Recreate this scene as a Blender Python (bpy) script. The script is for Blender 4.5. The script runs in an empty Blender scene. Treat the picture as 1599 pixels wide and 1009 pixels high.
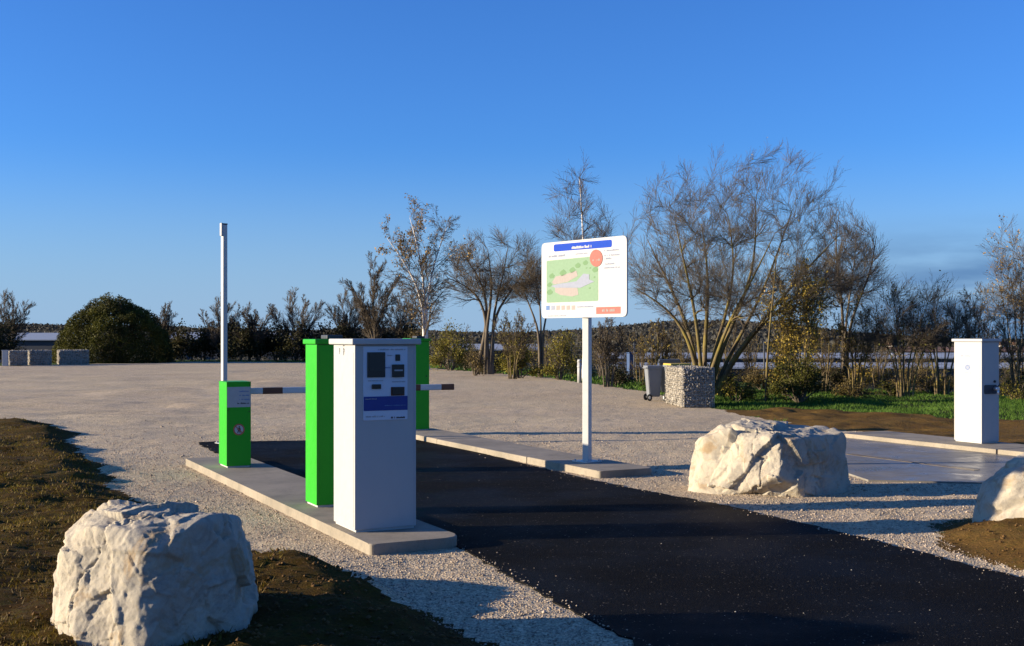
import bpy, bmesh, math, random
import numpy as np
from mathutils import Vector, Matrix
random.seed(7)
RNG = np.random.default_rng(7)
C = bpy.context.scene.collection
SC = bpy.context.scene
rad = math.radians

# ------------------------------------------------------------------ camera, sky, sun, exposure
EYE, F, CX, HY = 1.72, 1800.0, 799.5, 527.0
cd = bpy.data.cameras.new("camera"); cam = bpy.data.objects.new("camera", cd); C.objects.link(cam)
cam.location = (0, 0, EYE); cam.rotation_euler = (rad(90), 0, 0)
cd.sensor_width = 36; cd.lens = F / 1599 * 36; cd.shift_y = (HY - 504.5) / 1599
cd.clip_start = 0.1; cd.clip_end = 5000
SC.camera = cam
SUN_EL, SUN_AZ = 11.0, 264.3          # azimuth clockwise from +Y, where the sun stands
W = bpy.data.worlds.new("World"); SC.world = W; W.use_nodes = True
wn, wl = W.node_tree.nodes, W.node_tree.links
bg = wn["Background"]
sky = wn.new("ShaderNodeTexSky"); sky.sky_type = 'NISHITA'; sky.sun_disc = False
sky.sun_elevation = rad(SUN_EL); sky.sun_rotation = rad(SUN_AZ)
sky.altitude = 200; sky.air_density = 1.0; sky.dust_density = 0.5; sky.ozone_density = 2.0
# a low bank of soft grey-blue cloud in the distance
tc = wn.new("ShaderNodeTexCoord"); sep = wn.new("ShaderNodeSeparateXYZ")
wl.new(tc.outputs["Generated"], sep.inputs[0])
mp = wn.new("ShaderNodeMapping"); mp.inputs["Scale"].default_value = (3, 3, 16)
wl.new(tc.outputs["Generated"], mp.inputs[0])
nz = wn.new("ShaderNodeTexNoise"); nz.inputs["Scale"].default_value = 1.6; nz.inputs["Detail"].default_value = 5
wl.new(mp.outputs[0], nz.inputs["Vector"])
def wmath(op, a, b=None, clamp=False):
    n = wn.new("ShaderNodeMath"); n.operation = op; n.use_clamp = clamp
    for i, v in enumerate((a, b)):
        if v is None: continue
        if isinstance(v, (int, float)): n.inputs[i].default_value = v
        else: wl.new(v, n.inputs[i])
    return n.outputs[0]
def wramp(v, a, b):
    n = wn.new("ShaderNodeMapRange"); n.interpolation_type = 'SMOOTHSTEP'
    n.inputs[1].default_value = a; n.inputs[2].default_value = b
    wl.new(v, n.inputs[0]); return n.outputs[0]
low = wramp(sep.outputs[2], 0.105, 0.05)
east = wramp(sep.outputs[0], 0.22, 0.36)
cl = wmath('MULTIPLY', wmath('MULTIPLY', low, east), wramp(nz.outputs[0], 0.34, 0.56))
tint = wn.new("ShaderNodeMix"); tint.data_type = 'RGBA'; tint.blend_type = 'MULTIPLY'; tint.inputs[0].default_value = 1
wl.new(sky.outputs[0], tint.inputs[6]); tint.inputs[7].default_value = (0.42, 0.94, 1.92, 1)
mix = wn.new("ShaderNodeMix"); mix.data_type = 'RGBA'
wl.new(wmath('MULTIPLY', cl, 0.9), mix.inputs[0]); wl.new(tint.outputs[2], mix.inputs[6])
mix.inputs[7].default_value = (0.95, 2.05, 4.0, 1)
air = wn.new("ShaderNodeMix"); air.data_type = 'RGBA'          # pale ground-level air, the same all round the horizon
wl.new(wmath('MULTIPLY', wramp(wmath('ABSOLUTE', sep.outputs[2]), 0.17, 0.0), 0.85), air.inputs[0])
wl.new(tint.outputs[2], air.inputs[6]); air.inputs[7].default_value = (2.8, 4.2, 6.2, 1)
wl.new(air.outputs[2], mix.inputs[6]); wl.new(mix.outputs[2], bg.inputs[0]); bg.inputs[1].default_value = 0.05
sd = bpy.data.lights.new("sun", 'SUN'); sd.energy = 4.8; sd.angle = rad(0.5); sd.color = (1.0, 0.845, 0.62)
sun = bpy.data.objects.new("sun", sd); C.objects.link(sun)
to_sun = Vector((math.sin(rad(SUN_AZ)) * math.cos(rad(SUN_EL)), math.cos(rad(SUN_AZ)) * math.cos(rad(SUN_EL)), math.sin(rad(SUN_EL))))
sun.rotation_euler = to_sun.to_track_quat('Z', 'Y').to_euler()
vs = SC.view_settings
vs.view_transform = 'Standard'; vs.look = 'None'; vs.gamma = 1; vs.use_curve_mapping = False; vs.exposure = 1.3

# ------------------------------------------------------------------ helpers
def at(px, py, Y):                     # a point of the photograph at distance Y
    return np.array([(px - CX) / F * Y, Y, EYE + (HY - py) / F * Y])
def G(px, py, z=0.0):                  # the same on a level at height z
    Y = F * (EYE - z) / (py - HY); return ((px - CX) / F * Y, Y)

def hash3(i, j, k, s):
    n = (i.astype(np.int64) * 374761393 + j.astype(np.int64) * 668265263 + k.astype(np.int64) * 2147483647 + s * 1442695041) & 0xffffffff
    n = ((n ^ (n >> 13)) * 1274126177) & 0xffffffff
    n = ((n ^ (n >> 16)) * 2246822519) & 0xffffffff
    return ((n ^ (n >> 15)) & 0xffffff) / float(0xffffff)
def vnoise(p, s=0):
    f = np.floor(p); t = p - f; t = t * t * (3 - 2 * t); f = f.astype(np.int64); r = 0
    for a in (0, 1):
        for b in (0, 1):
            for c in (0, 1):
                w = (t[..., 0] if a else 1 - t[..., 0]) * (t[..., 1] if b else 1 - t[..., 1]) * (t[..., 2] if c else 1 - t[..., 2])
                r = r + w * hash3(f[..., 0] + a, f[..., 1] + b, f[..., 2] + c, s)
    return r * 2 - 1
def fbm(p, o=4, s=0, g=0.5):
    r, a = 0, 1.0
    for i in range(o):
        r = r + a * vnoise(p * (2.03 ** i) + 17.3 * i, s + i); a *= g
    return r
def xyz(x, y, k=1.0, z=0.0): return np.stack([x * k, y * k, np.zeros_like(x) + z], -1)
def inpoly(x, y, P):
    r = np.zeros(x.shape, bool); n = len(P)
    for i in range(n):
        x1, y1 = P[i]; x2, y2 = P[(i + 1) % n]
        c = ((y1 > y) != (y2 > y)) & (x < (x2 - x1) * (y - y1) / (y2 - y1 + 1e-12) + x1); r ^= c
    return r
def dpoly(x, y, P):                    # distance to the outline, positive inside
    d = np.full(x.shape, 1e9)
    for i in range(len(P)):
        x1, y1 = P[i]; x2, y2 = P[(i + 1) % len(P)]
        ex, ey = x2 - x1, y2 - y1; t = np.clip(((x - x1) * ex + (y - y1) * ey) / (ex * ex + ey * ey), 0, 1)
        d = np.minimum(d, np.hypot(x - x1 - t * ex, y - y1 - t * ey))
    return np.where(inpoly(x, y, P), d, -d)
def sstep(a, b, v):
    t = np.clip((v - a) / (b - a), 0, 1); return t * t * (3 - 2 * t)

def mesh_np(name, V, Fc, smooth=False):
    V = np.asarray(V, np.float32); Fc = np.asarray(Fc, np.int32); k = Fc.shape[1]
    me = bpy.data.meshes.new(name)
    me.vertices.add(len(V)); me.vertices.foreach_set("co", V.ravel())
    me.loops.add(Fc.size); me.loops.foreach_set("vertex_index", Fc.ravel())
    me.polygons.add(len(Fc)); me.polygons.foreach_set("loop_start", np.arange(0, Fc.size, k, dtype=np.int32))
    try: me.polygons.foreach_set("loop_total", np.full(len(Fc), k, np.int32))
    except Exception: pass
    if smooth: me.polygons.foreach_set("use_smooth", np.ones(len(Fc), bool))
    me.update(calc_edges=True); return me
def link(name, me, mat=None, parent=None, kind=None, label=None, cat=None, group=None):
    o = bpy.data.objects.new(name, me); C.objects.link(o)
    if mat is not None and not me.materials: me.materials.append(mat)
    if parent: o.parent = parent
    if kind: o['kind'] = kind
    if label: o['label'] = label
    if cat: o['category'] = cat
    if group: o['group'] = group
    return o
def thing(name, label, cat, loc=(0, 0, 0), rz=0, group=None):
    o = bpy.data.objects.new(name, None); C.objects.link(o); o.location = loc; o.rotation_euler = (0, 0, rz)
    o.empty_display_size = 0.2
    o['label'] = label; o['category'] = cat
    if group: o['group'] = group
    return o
def bm_mesh(name, bm, smooth=False):
    me = bpy.data.meshes.new(name); bmesh.ops.recalc_face_normals(bm, faces=bm.faces[:]); bm.to_mesh(me); bm.free()
    if smooth:
        for p in me.polygons: p.use_smooth = True
    return me
def bm_box(bm, c, s, bevel=0.0, seg=2):
    r = bmesh.ops.create_cube(bm, size=1.0); vs_ = r['verts']
    for v in vs_: v.co = Vector((c[0] + v.co.x * s[0], c[1] + v.co.y * s[1], c[2] + v.co.z * s[2]))
    if bevel:
        es = list({e for v in vs_ for e in v.link_edges})
        bmesh.ops.bevel(bm, geom=es, offset=bevel, segments=seg, affect='EDGES', profile=0.6)
def box(name, c, s, mat, parent, bevel=0.0, seg=2, **k):
    bm = bmesh.new(); bm_box(bm, c, s, bevel, seg); return link(name, bm_mesh(name, bm), mat, parent, **k)
def cyl(name, a, b, r1, r2, mat, parent, n=20, smooth=True, **k):
    a, b = Vector(a), Vector(b); bm = bmesh.new()
    bmesh.ops.create_cone(bm, cap_ends=True, segments=n, radius1=r1, radius2=r2, depth=(b - a).length)
    q = (b - a).to_track_quat('Z', 'Y').to_matrix().to_4x4(); q.translation = (a + b) / 2
    bmesh.ops.transform(bm, matrix=q, verts=bm.verts[:])
    me = bm_mesh(name, bm)
    if smooth:
        for p in me.polygons:
            if len(p.vertices) == 4: p.use_smooth = True
    return link(name, me, mat, parent, **k)
def round_poly(P, r, seg=5):
    out = []
    n = len(P)
    for i in range(n):
        p0, p1, p2 = Vector(P[i - 1]), Vector(P[i]), Vector(P[(i + 1) % n]); rr = r[i] if isinstance(r, (list, tuple)) else r
        if rr <= 0: out.append(tuple(p1)); continue
        a = p1 + (p0 - p1).normalized() * rr; b = p1 + (p2 - p1).normalized() * rr
        for k in range(seg + 1):
            t = k / seg; out.append(tuple((1 - t) ** 2 * a + 2 * t * (1 - t) * p1 + t * t * b))
    return out
def prism(name, P, z0, z1, mat, parent=None, bevel=0.0, M=None, **k):   # polygon extruded along z, optional matrix
    bm = bmesh.new()
    lo = [bm.verts.new((x, y, z0)) for x, y in P]; hi = [bm.verts.new((x, y, z1)) for x, y in P]
    n = len(P); bm.faces.new(lo[::-1]); top = bm.faces.new(hi)
    for i in range(n): bm.faces.new((lo[i], lo[(i + 1) % n], hi[(i + 1) % n], hi[i]))
    if bevel: bmesh.ops.bevel(bm, geom=list(top.edges), offset=bevel, segments=3, affect='EDGES', profile=0.5)
    if M is not None: bmesh.ops.transform(bm, matrix=M, verts=bm.verts[:])
    return link(name, bm_mesh(name, bm), mat, parent, **k)
def copy_thing(o, loc, rz, label=None, scale=None):
    r = o.copy(); C.objects.link(r); r.location = loc; r.rotation_euler = (0, 0, rz)
    if scale: r.scale = scale
    if label: r['label'] = label
    for ch in list(o.children):
        c = ch.copy(); C.objects.link(c); c.parent = r
        for g in list(ch.children):
            d = g.copy(); C.objects.link(d); d.parent = c
    return r

# ------------------------------------------------------------------ materials
class Mat:
    def __init__(s, name, rough=0.6, metal=0.0, spec=0.5, coord='Object'):
        s.m = bpy.data.materials.new(name); s.m.use_nodes = True; s.n = s.m.node_tree.nodes; s.l = s.m.node_tree.links
        s.b = s.n["Principled BSDF"]; s.b.inputs["Roughness"].default_value = rough; s.b.inputs["Metallic"].default_value = metal
        s.b.inputs["Specular IOR Level"].default_value = spec
        s.tc = s.n.new("ShaderNodeTexCoord"); s.co = s.tc.outputs[coord]
    def noise(s, scale, detail=4, rough=0.55, dist=0.0, stretch=None):
        n = s.n.new("ShaderNodeTexNoise"); n.inputs["Scale"].default_value = scale; n.inputs["Detail"].default_value = detail
        n.inputs["Roughness"].default_value = rough; n.inputs["Distortion"].default_value = dist
        co = s.co
        if stretch:
            m = s.n.new("ShaderNodeMapping"); m.inputs["Scale"].default_value = stretch; s.l.new(co, m.inputs[0]); co = m.outputs[0]
        s.l.new(co, n.inputs["Vector"]); return n.outputs[0]
    def voro(s, scale, feature='F1', out=0):
        n = s.n.new("ShaderNodeTexVoronoi"); n.inputs["Scale"].default_value = scale; n.feature = feature
        s.l.new(s.co, n.inputs["Vector"]); return n.outputs[out]
    def ramp(s, v, stops):
        n = s.n.new("ShaderNodeValToRGB"); cr = n.color_ramp
        while len(cr.elements) < len(stops): cr.elements.new(0.5)
        for e, (p, c) in zip(cr.elements, stops):
            e.position = p; e.color = (*c, 1) if isinstance(c, tuple) else (c, c, c, 1)
        s.l.new(v, n.inputs[0]); return n.outputs[0]
    def mix(s, f, a, b, mode='MIX'):
        n = s.n.new("ShaderNodeMix"); n.data_type = 'RGBA'; n.blend_type = mode
        for i, v in ((0, f), (6, a), (7, b)):
            if isinstance(v, (int, float)): n.inputs[i].default_value = v
            elif isinstance(v, tuple): n.inputs[i].default_value = (*v, 1)
            else: s.l.new(v, n.inputs[i])
        return n.outputs[2]
    def math(s, op, a, b=0.0):
        n = s.n.new("ShaderNodeMath"); n.operation = op
        for i, v in enumerate((a, b)):
            if isinstance(v, (int, float)): n.inputs[i].default_value = v
            else: s.l.new(v, n.inputs[i])
        return n.outputs[0]
    def bump(s, v, strength, dist=0.01):
        n = s.n.new("ShaderNodeBump"); n.inputs["Strength"].default_value = strength; n.inputs["Distance"].default_value = dist
        s.l.new(v, n.inputs["Height"])
        if s.b.inputs["Normal"].is_linked: s.l.new(s.b.inputs["Normal"].links[0].from_socket, n.inputs["Normal"])
        s.l.new(n.outputs[0], s.b.inputs["Normal"])
    def color(s, v):
        if isinstance(v, tuple): s.b.inputs["Base Color"].default_value = (*v, 1)
        else: s.l.new(v, s.b.inputs["Base Color"])
    def rough(s, v): s.l.new(v, s.b.inputs["Roughness"])

def paint(name, col, rough=0.4, var=0.08, grime=0.25, spec=0.4):
    m = Mat(name, rough, 0, spec)
    a = tuple(c * (1 - var) for c in col); b = tuple(min(1, c * (1 + var)) for c in col)
    c = m.mix(m.noise(3, 5), a, b)
    g = m.ramp(m.noise(9, 8, 0.7, 0.3, (1, 1, 0.35)), [(0.52, 0.0), (0.75, 1.0)])
    c = m.mix(m.math('MULTIPLY', g, grime), c, tuple(x * 0.55 + 0.02 for x in col))
    m.color(c); m.rough(m.ramp(m.noise(14, 4), [(0.3, max(0.05, rough - 0.08)), (0.7, rough + 0.1)]))
    m.bump(m.noise(220, 2), 0.05, 0.002); return m.m
def plain(name, col, rough=0.5, metal=0.0, spec=0.4):
    m = Mat(name, rough, metal, spec); m.color(m.mix(m.noise(25, 3), tuple(c * 0.88 for c in col), tuple(min(1, c * 1.08) for c in col))); return m.m

def gravel_mat():
    m = Mat("gravel", 0.9, 0, 0.2)
    big = m.noise(0.35, 5, 0.6, 0.4); mid = m.noise(2.6, 4, 0.6)
    base = m.mix(m.ramp(big, [(0.35, 0.0), (0.65, 1.0)]), (0.50, 0.385, 0.25), (0.60, 0.47, 0.315))
    base = m.mix(m.ramp(mid, [(0.45, 0.0), (0.7, 0.6)]), base, (0.47, 0.37, 0.22))
    v = m.n.new("ShaderNodeTexVoronoi"); v.inputs["Scale"].default_value = 58; m.l.new(m.co, v.inputs["Vector"])
    base = m.mix(m.ramp(m.noise(1.1, 6, 0.72, 0.5, (1, 2.2, 1)), [(0.52, 0.0), (0.70, 0.45)]), base, (0.31, 0.245, 0.165))
    base = m.mix(m.ramp(m.noise(4.5, 6, 0.8), [(0.58, 0.0), (0.72, 0.45)]), base, (0.24, 0.195, 0.14))
    base = m.mix(m.ramp(m.noise(0.16, 4, 0.6), [(0.42, 0.0), (0.62, 0.5)]), base, (0.60, 0.485, 0.31))
    cell = m.ramp(v.outputs["Color"], [(0.0, 0.6), (0.5, 1.0), (1.0, 1.45)])
    gap = m.ramp(v.outputs["Distance"], [(0.35, 1.0), (0.75, 0.5)])
    base = m.mix(0.85, base, cell, 'MULTIPLY'); base = m.mix(0.8, base, gap, 'MULTIPLY')
    m.color(base)
    m.bump(m.math('SUBTRACT', 1.0, v.outputs["Distance"]), 0.55, 0.012)
    m.bump(m.noise(7, 5, 0.65), 0.5, 0.03)
    return m.m
def stone_mat(name, lo, hi, rough=0.85, scale=30):
    m = Mat(name, rough, 0, 0.25)
    oi = m.n.new("ShaderNodeNewGeometry")
    c = m.mix(oi.outputs["Random Per Island"], lo, hi)
    m.color(m.mix(m.ramp(m.noise(scale, 4), [(0.4, 0.0), (0.7, 0.5)]), c, tuple(x * 0.6 for x in lo))); m.bump(m.noise(120, 3), 0.3, 0.004); return m.m
def rock_mat():
    m = Mat("boulder_limestone", 0.88, 0, 0.25)
    c = m.mix(m.ramp(m.noise(2.2, 6, 0.6, 0.5), [(0.35, 0.0), (0.65, 1.0)]), (0.43, 0.375, 0.285), (0.33, 0.295, 0.24))
    c = m.mix(m.ramp(m.noise(3.1, 7, 0.65, 1.2), [(0.53, 0.0), (0.64, 0.75)]), c, (0.30, 0.20, 0.10))
    c = m.mix(m.ramp(m.noise(5, 8, 0.75, 0.8), [(0.50, 0.0), (0.64, 0.7)]), c, (0.22, 0.195, 0.165))
    c = m.mix(m.ramp(m.noise(55, 6, 0.7), [(0.58, 0.0), (0.72, 0.55)]), c, (0.24, 0.205, 0.16))
    m.color(c)
    m.bump(m.noise(13, 10, 0.72, 0.4), 0.45, 0.025); m.bump(m.noise(70, 6, 0.75), 0.6, 0.008); return m.m
def concrete_mat(name, c1, c2, wet=0.0):
    m = Mat(name, 0.8, 0, 0.4)
    big = m.noise(1.1, 5, 0.6, 0.3); fine = m.noise(40, 6, 0.7)
    c = m.mix(m.ramp(big, [(0.35, 0.0), (0.65, 1.0)]), c1, c2)
    c = m.mix(m.ramp(fine, [(0.5, 0.0), (0.75, 0.5)]), c, tuple(x * 0.6 for x in c1))
    c = m.mix(m.ramp(m.noise(3.5, 8, 0.75), [(0.48, 0.0), (0.68, 0.6)]), c, (0.12, 0.105, 0.08)); m.color(c)
    if wet: m.rough(m.ramp(m.noise(1.3, 6, 0.68, 0.8), [(0.36, 0.20), (0.60, 0.62)]))
    m.bump(m.noise(150, 4, 0.7), 0.25 if not wet else 0.06, 0.003); return m.m
def asphalt_mat():
    m = Mat("asphalt", 0.85, 0, 0.04)
    c = m.mix(m.ramp(m.noise(0.9, 5, 0.6), [(0.4, 0.0), (0.65, 1.0)]), (0.0035, 0.0035, 0.0036), (0.006, 0.0058, 0.0055))
    v = m.n.new("ShaderNodeTexVoronoi"); v.inputs["Scale"].default_value = 105; m.l.new(m.co, v.inputs["Vector"])
    sp = m.n.new("ShaderNodeSeparateColor"); m.l.new(v.outputs["Color"], sp.inputs[0])
    c = m.mix(m.ramp(sp.outputs[0], [(0.55, 0.0), (1.0, 0.7)]), c, (0.013, 0.012, 0.011))
    c = m.mix(m.ramp(sp.outputs[1], [(0.99, 0.0), (0.996, 1.0)]), c, (0.12, 0.105, 0.085))
    m.color(c); m.rough(m.ramp(m.noise(0.7, 3), [(0.38, 0.62), (0.62, 0.85)]))
    m.bump(m.math('SUBTRACT', 1.0, v.outputs["Distance"]), 0.5, 0.006); m.bump(m.noise(3, 4), 0.15, 0.03); return m.m
def earth_mat(name, a, b, c3, s=1.0):
    m = Mat(name, 0.95, 0, 0.1)
    c = m.mix(m.ramp(m.noise(1.3 * s, 6, 0.65, 0.4), [(0.38, 0.0), (0.62, 1.0)]), a, b)
    c = m.mix(m.ramp(m.noise(11 * s, 6, 0.7), [(0.5, 0.0), (0.68, 0.8)]), c, c3)
    c = m.mix(m.ramp(m.noise(45 * s, 5, 0.7), [(0.45, 0.0), (0.7, 0.6)]), c, tuple(x * 0.4 for x in a)); m.color(c)
    m.bump(m.noise(16 * s, 7, 0.75), 1.0, 0.05); return m.m
def leaf_mat(name, lo, hi, trans=0.25):
    m = Mat(name, 0.7, 0, 0.2)
    g = m.n.new("ShaderNodeNewGeometry")
    c = m.mix(g.outputs["Random Per Island"], lo, hi); c = m.mix(m.ramp(m.noise(0.9, 3), [(0.35, 0.0), (0.65, 1.0)]), c, tuple(x * 0.6 for x in lo)); m.color(c)
    t = m.n.new("ShaderNodeBsdfTranslucent"); m.l.new(c, t.inputs[0]); mx = m.n.new("ShaderNodeMixShader"); mx.inputs[0].default_value = trans
    m.l.new(m.b.outputs[0], mx.inputs[1]); m.l.new(t.outputs[0], mx.inputs[2]); m.l.new(mx.outputs[0], m.n["Material Output"].inputs[0]); return m.m
def bark_mat(name, a, b, moss=None):
    m = Mat(name, 0.9, 0, 0.15); c = m.mix(m.ramp(m.noise(6, 5, 0.7, 0.4, (1, 1, 0.3)), [(0.4, 0.0), (0.6, 1.0)]), a, b)
    if moss: c = m.mix(m.ramp(m.noise(2.2, 5, 0.6), [(0.45, 0.0), (0.6, 0.75)]), c, moss)
    m.color(c); m.bump(m.noise(30, 5, 0.7, 0, (1, 1, 0.3)), 0.6, 0.02); return m.m

M = dict(
    gravel=gravel_mat(), pebble=stone_mat("loose_stone", (0.20, 0.15, 0.11), (0.52, 0.42, 0.32)),
    grit=stone_mat("pale_grit", (0.16, 0.14, 0.12), (0.5, 0.45, 0.38)),
    rock=rock_mat(), asphalt=asphalt_mat(),
    conc=concrete_mat("cast_concrete", (0.205, 0.175, 0.13), (0.29, 0.245, 0.185)),
    slab=concrete_mat("damp_concrete", (0.15, 0.14, 0.122), (0.22, 0.20, 0.172), 1.0),
    soil=earth_mat("bare_soil", (0.105, 0.056, 0.014), (0.16, 0.092, 0.024), (0.085, 0.066, 0.012)),
    turf=earth_mat("thin_turf", (0.055, 0.028, 0.003), (0.088, 0.052, 0.006), (0.055, 0.055, 0.005)),
    lawn=earth_mat("green_grass_ground", (0.045, 0.075, 0.014), (0.06, 0.10, 0.02), (0.08, 0.07, 0.02)),
    meadow=earth_mat("rough_meadow", (0.05, 0.042, 0.02), (0.06, 0.065, 0.022), (0.04, 0.03, 0.018), 0.3),
    clod=stone_mat("soil_clod", (0.065, 0.032, 0.008), (0.15, 0.082, 0.024)),
    blade_dry=leaf_mat("dry_grass_blade", (0.11, 0.065, 0.008), (0.22, 0.165, 0.018)),
    blade_green=leaf_mat("green_grass_blade", (0.065, 0.14, 0.015), (0.12, 0.20, 0.03)),
    white=paint("white_powder_coat", (0.37, 0.37, 0.365), 0.42, 0.03, 0.10, 0.22),
    green=paint("bright_green_paint", (0.026, 0.32, 0.018), 0.42, 0.05, 0.12, 0.15),
    greend=paint("green_lid_paint", (0.024, 0.29, 0.017), 0.42, 0.05, 0.15, 0.15),
    panel=paint("panel_plate", (0.47, 0.52, 0.60), 0.35, 0.03, 0.05),
    black=plain("black_plastic", (0.012, 0.012, 0.013), 0.3), glass=plain("dark_screen", (0.01, 0.01, 0.012), 0.08),
    blueband=plain("deep_blue_print", (0.012, 0.03, 0.20), 0.4), greyp=plain("grey_print", (0.30, 0.31, 0.33), 0.5),
    galv=paint("galvanised_steel", (0.42, 0.42, 0.41), 0.35, 0.1, 0.25), alu=plain("brushed_aluminium", (0.60, 0.60, 0.61), 0.33, 0.6),
    stripe=plain("red_reflective_tape", (0.11, 0.035, 0.015), 0.45), boomw=paint("white_boom", (0.5, 0.5, 0.5), 0.4),
    sgrey=plain("grey_sticker", (0.36, 0.36, 0.36), 0.5), red=plain("red_sign_ring", (0.42, 0.10, 0.05), 0.5),
    pwhite=plain("white_print", (0.44, 0.44, 0.44), 0.85, 0, 0.04), pblue=plain("royal_blue_print", (0.022, 0.06, 0.36), 0.85, 0, 0.04),
    pgreen=plain("pale_green_print", (0.20, 0.295, 0.20), 0.85, 0, 0.04), pgreen2=plain("mid_green_print", (0.145, 0.24, 0.13), 0.85, 0, 0.04),
    ptan=plain("sand_print", (0.31, 0.275, 0.26), 0.85, 0, 0.04), pgrey=plain("light_grey_print", (0.255, 0.275, 0.34), 0.85, 0, 0.04),
    porange=plain("salmon_print", (0.33, 0.135, 0.115), 0.85, 0, 0.04), ptext=plain("text_grey_print", (0.05, 0.053, 0.06), 0.85, 0, 0.04),
    plight=plain("light_blue_print", (0.12, 0.19, 0.36), 0.85, 0, 0.04),
    gab=stone_mat("gabion_stone", (0.19, 0.17, 0.14), (0.40, 0.36, 0.30), 0.9, 12), wire=plain("wire", (0.30, 0.30, 0.30), 0.4, 0.7),
    binp=paint("grey_bin_plastic", (0.17, 0.18, 0.195), 0.45), bind=plain("dark_bin_plastic", (0.03, 0.035, 0.045), 0.5),
    biny=plain("yellow_bin_lid", (0.45, 0.32, 0.05), 0.5), rubber=plain("rubber", (0.015, 0.015, 0.015), 0.8),
    roof=paint("pale_metal_roof", (0.30, 0.33, 0.37), 0.5, 0.15, 0.6), shed=paint("dark_shed_wall", (0.045, 0.05, 0.06), 0.7),
    shedw=plain("shed_window", (0.05, 0.07, 0.10), 0.15),
    bluebox=paint("blue_plastic", (0.035, 0.07, 0.16), 0.5), house=paint("cream_render", (0.6, 0.55, 0.47), 0.8), tile=paint("brown_tile", (0.16, 0.09, 0.06), 0.8),
    bark=bark_mat("mossy_bark", (0.085, 0.063, 0.038), (0.14, 0.108, 0.062), (0.19, 0.15, 0.03)),
    barkd=bark_mat("dark_bark", (0.085, 0.068, 0.050), (0.14, 0.115, 0.085)), twig=bark_mat("twig", (0.085, 0.070, 0.054), (0.125, 0.102, 0.078)),
    twigd=bark_mat("dark_twig", (0.070, 0.055, 0.040), (0.105, 0.084, 0.060)), birch=bark_mat("birch_bark", (0.50, 0.46, 0.42), (0.72, 0.68, 0.62)),
    lyel=leaf_mat("yellow_leaf", (0.30, 0.21, 0.035), (0.46, 0.34, 0.06)), lor=leaf_mat("orange_leaf", (0.34, 0.215, 0.07), (0.46, 0.31, 0.10)),
    lgrn=leaf_mat("olive_leaf", (0.045, 0.046, 0.007), (0.12, 0.115, 0.015)), ldark=leaf_mat("dark_leaf", (0.026, 0.027, 0.009), (0.070, 0.062, 0.018)),
    lmix=leaf_mat("autumn_shrub_leaf", (0.12, 0.12, 0.016), (0.30, 0.23, 0.035)), lbrown=leaf_mat("brown_leaf", (0.10, 0.075, 0.022), (0.20, 0.14, 0.04)),
    far=leaf_mat("far_wood_leaf", (0.065, 0.064, 0.056), (0.090, 0.084, 0.070)),
)

# ------------------------------------------------------------------ ground plan
TH = rad(27)
N2 = np.array([math.cos(TH), math.sin(TH)]); D2 = np.array([-math.sin(TH), math.cos(TH)])   # across and along the lane
KH = 0.09
I1 = np.array([-1.117, 9.08]); I2 = np.array([1.065, 14.05]); I3 = np.array([8.82, 13.37])
def strip(P, w, L): return [tuple(P), tuple(P + N2 * w), tuple(P + N2 * w + D2 * L), tuple(P + D2 * L)]
ISL = [strip(I1, 0.80, 7.25), strip(I2, 0.80, 8.2), strip(I3, 1.05, 7.1)]
ASPH = [(-5.15, 18.85), (-1.5, 19.45), (0.845, 14.05), (1.45, 12.95), (2.16, 11.77), (2.9, 10.1), (3.64, 8.19), (5.2, 4.8), (7.5, -0.5), (8.2, -3),
        (2.2, -3), (1.75, 2.5), (0.67, 6.48), (0.12, 7.9), (-0.38, 9.25), (-0.7, 10.2), (-4.0, 16.2)]
SLAB = [(5.62, 19.8), (3.45, 18.9), (4.1, 16.0), (4.25, 13.75), (5.6, 13.5), (8.95, 13.4)]
GRAV = [(-60, 68), (-30.5, 69), (-27, 75.5), (-22.6, 81), (-14, 80), (-5.1, 66), (-1.2, 56.5), (1.6, 49), (3.3, 41), (4.26, 36.4), (4.75, 30), (4.9, 27.4), (5.3, 23.9),
        (5.8, 21.6), (6.5, 20.3), (9.6, 14), (10, 12.2), (7.5, 11.7), (4.7, 11.2), (3.85, 10.35), (3.62, 9.4), (3.85, 8.0), (4.6, 6), (7, 1.5), (8, -4), (-60, -4)]
BERM = [(-60, 45), (-24, 32), (-14, 25.6), (-10.2, 22.9), (-8.9, 22.1), (-7.7, 20.2), (-6.6, 17.3), (-5.4, 15.2), (-4.6, 13.3), (-3.75, 11.7), (-2.8, 9.6), (-2.0, 8.65),
        (-1.35, 8.45), (-1.0, 7.85), (-0.64, 7.2), (-0.35, 6.75), (-0.1, 6.3), (0.35, 5.0), (0.7, 3.0), (0.8, -4), (-60, -4)]
SOIL = [(4.9, 27.6), (7.6, 27.6), (9.1, 24.8), (12.5, 24.4), (30, 24), (30, 8), (9.9, 13.6), (5.9, 21.0), (5.3, 23.9)]
MOUND = [(3.83, 10.4), (3.6, 9.4), (3.8, 8.0), (4.6, 6), (7, 1.5), (8, -4), (30, -4), (30, 8), (10, 12.0), (7.5, 11.6), (5.0, 11.1)]
HARD = ISL + [ASPH, SLAB]

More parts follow.
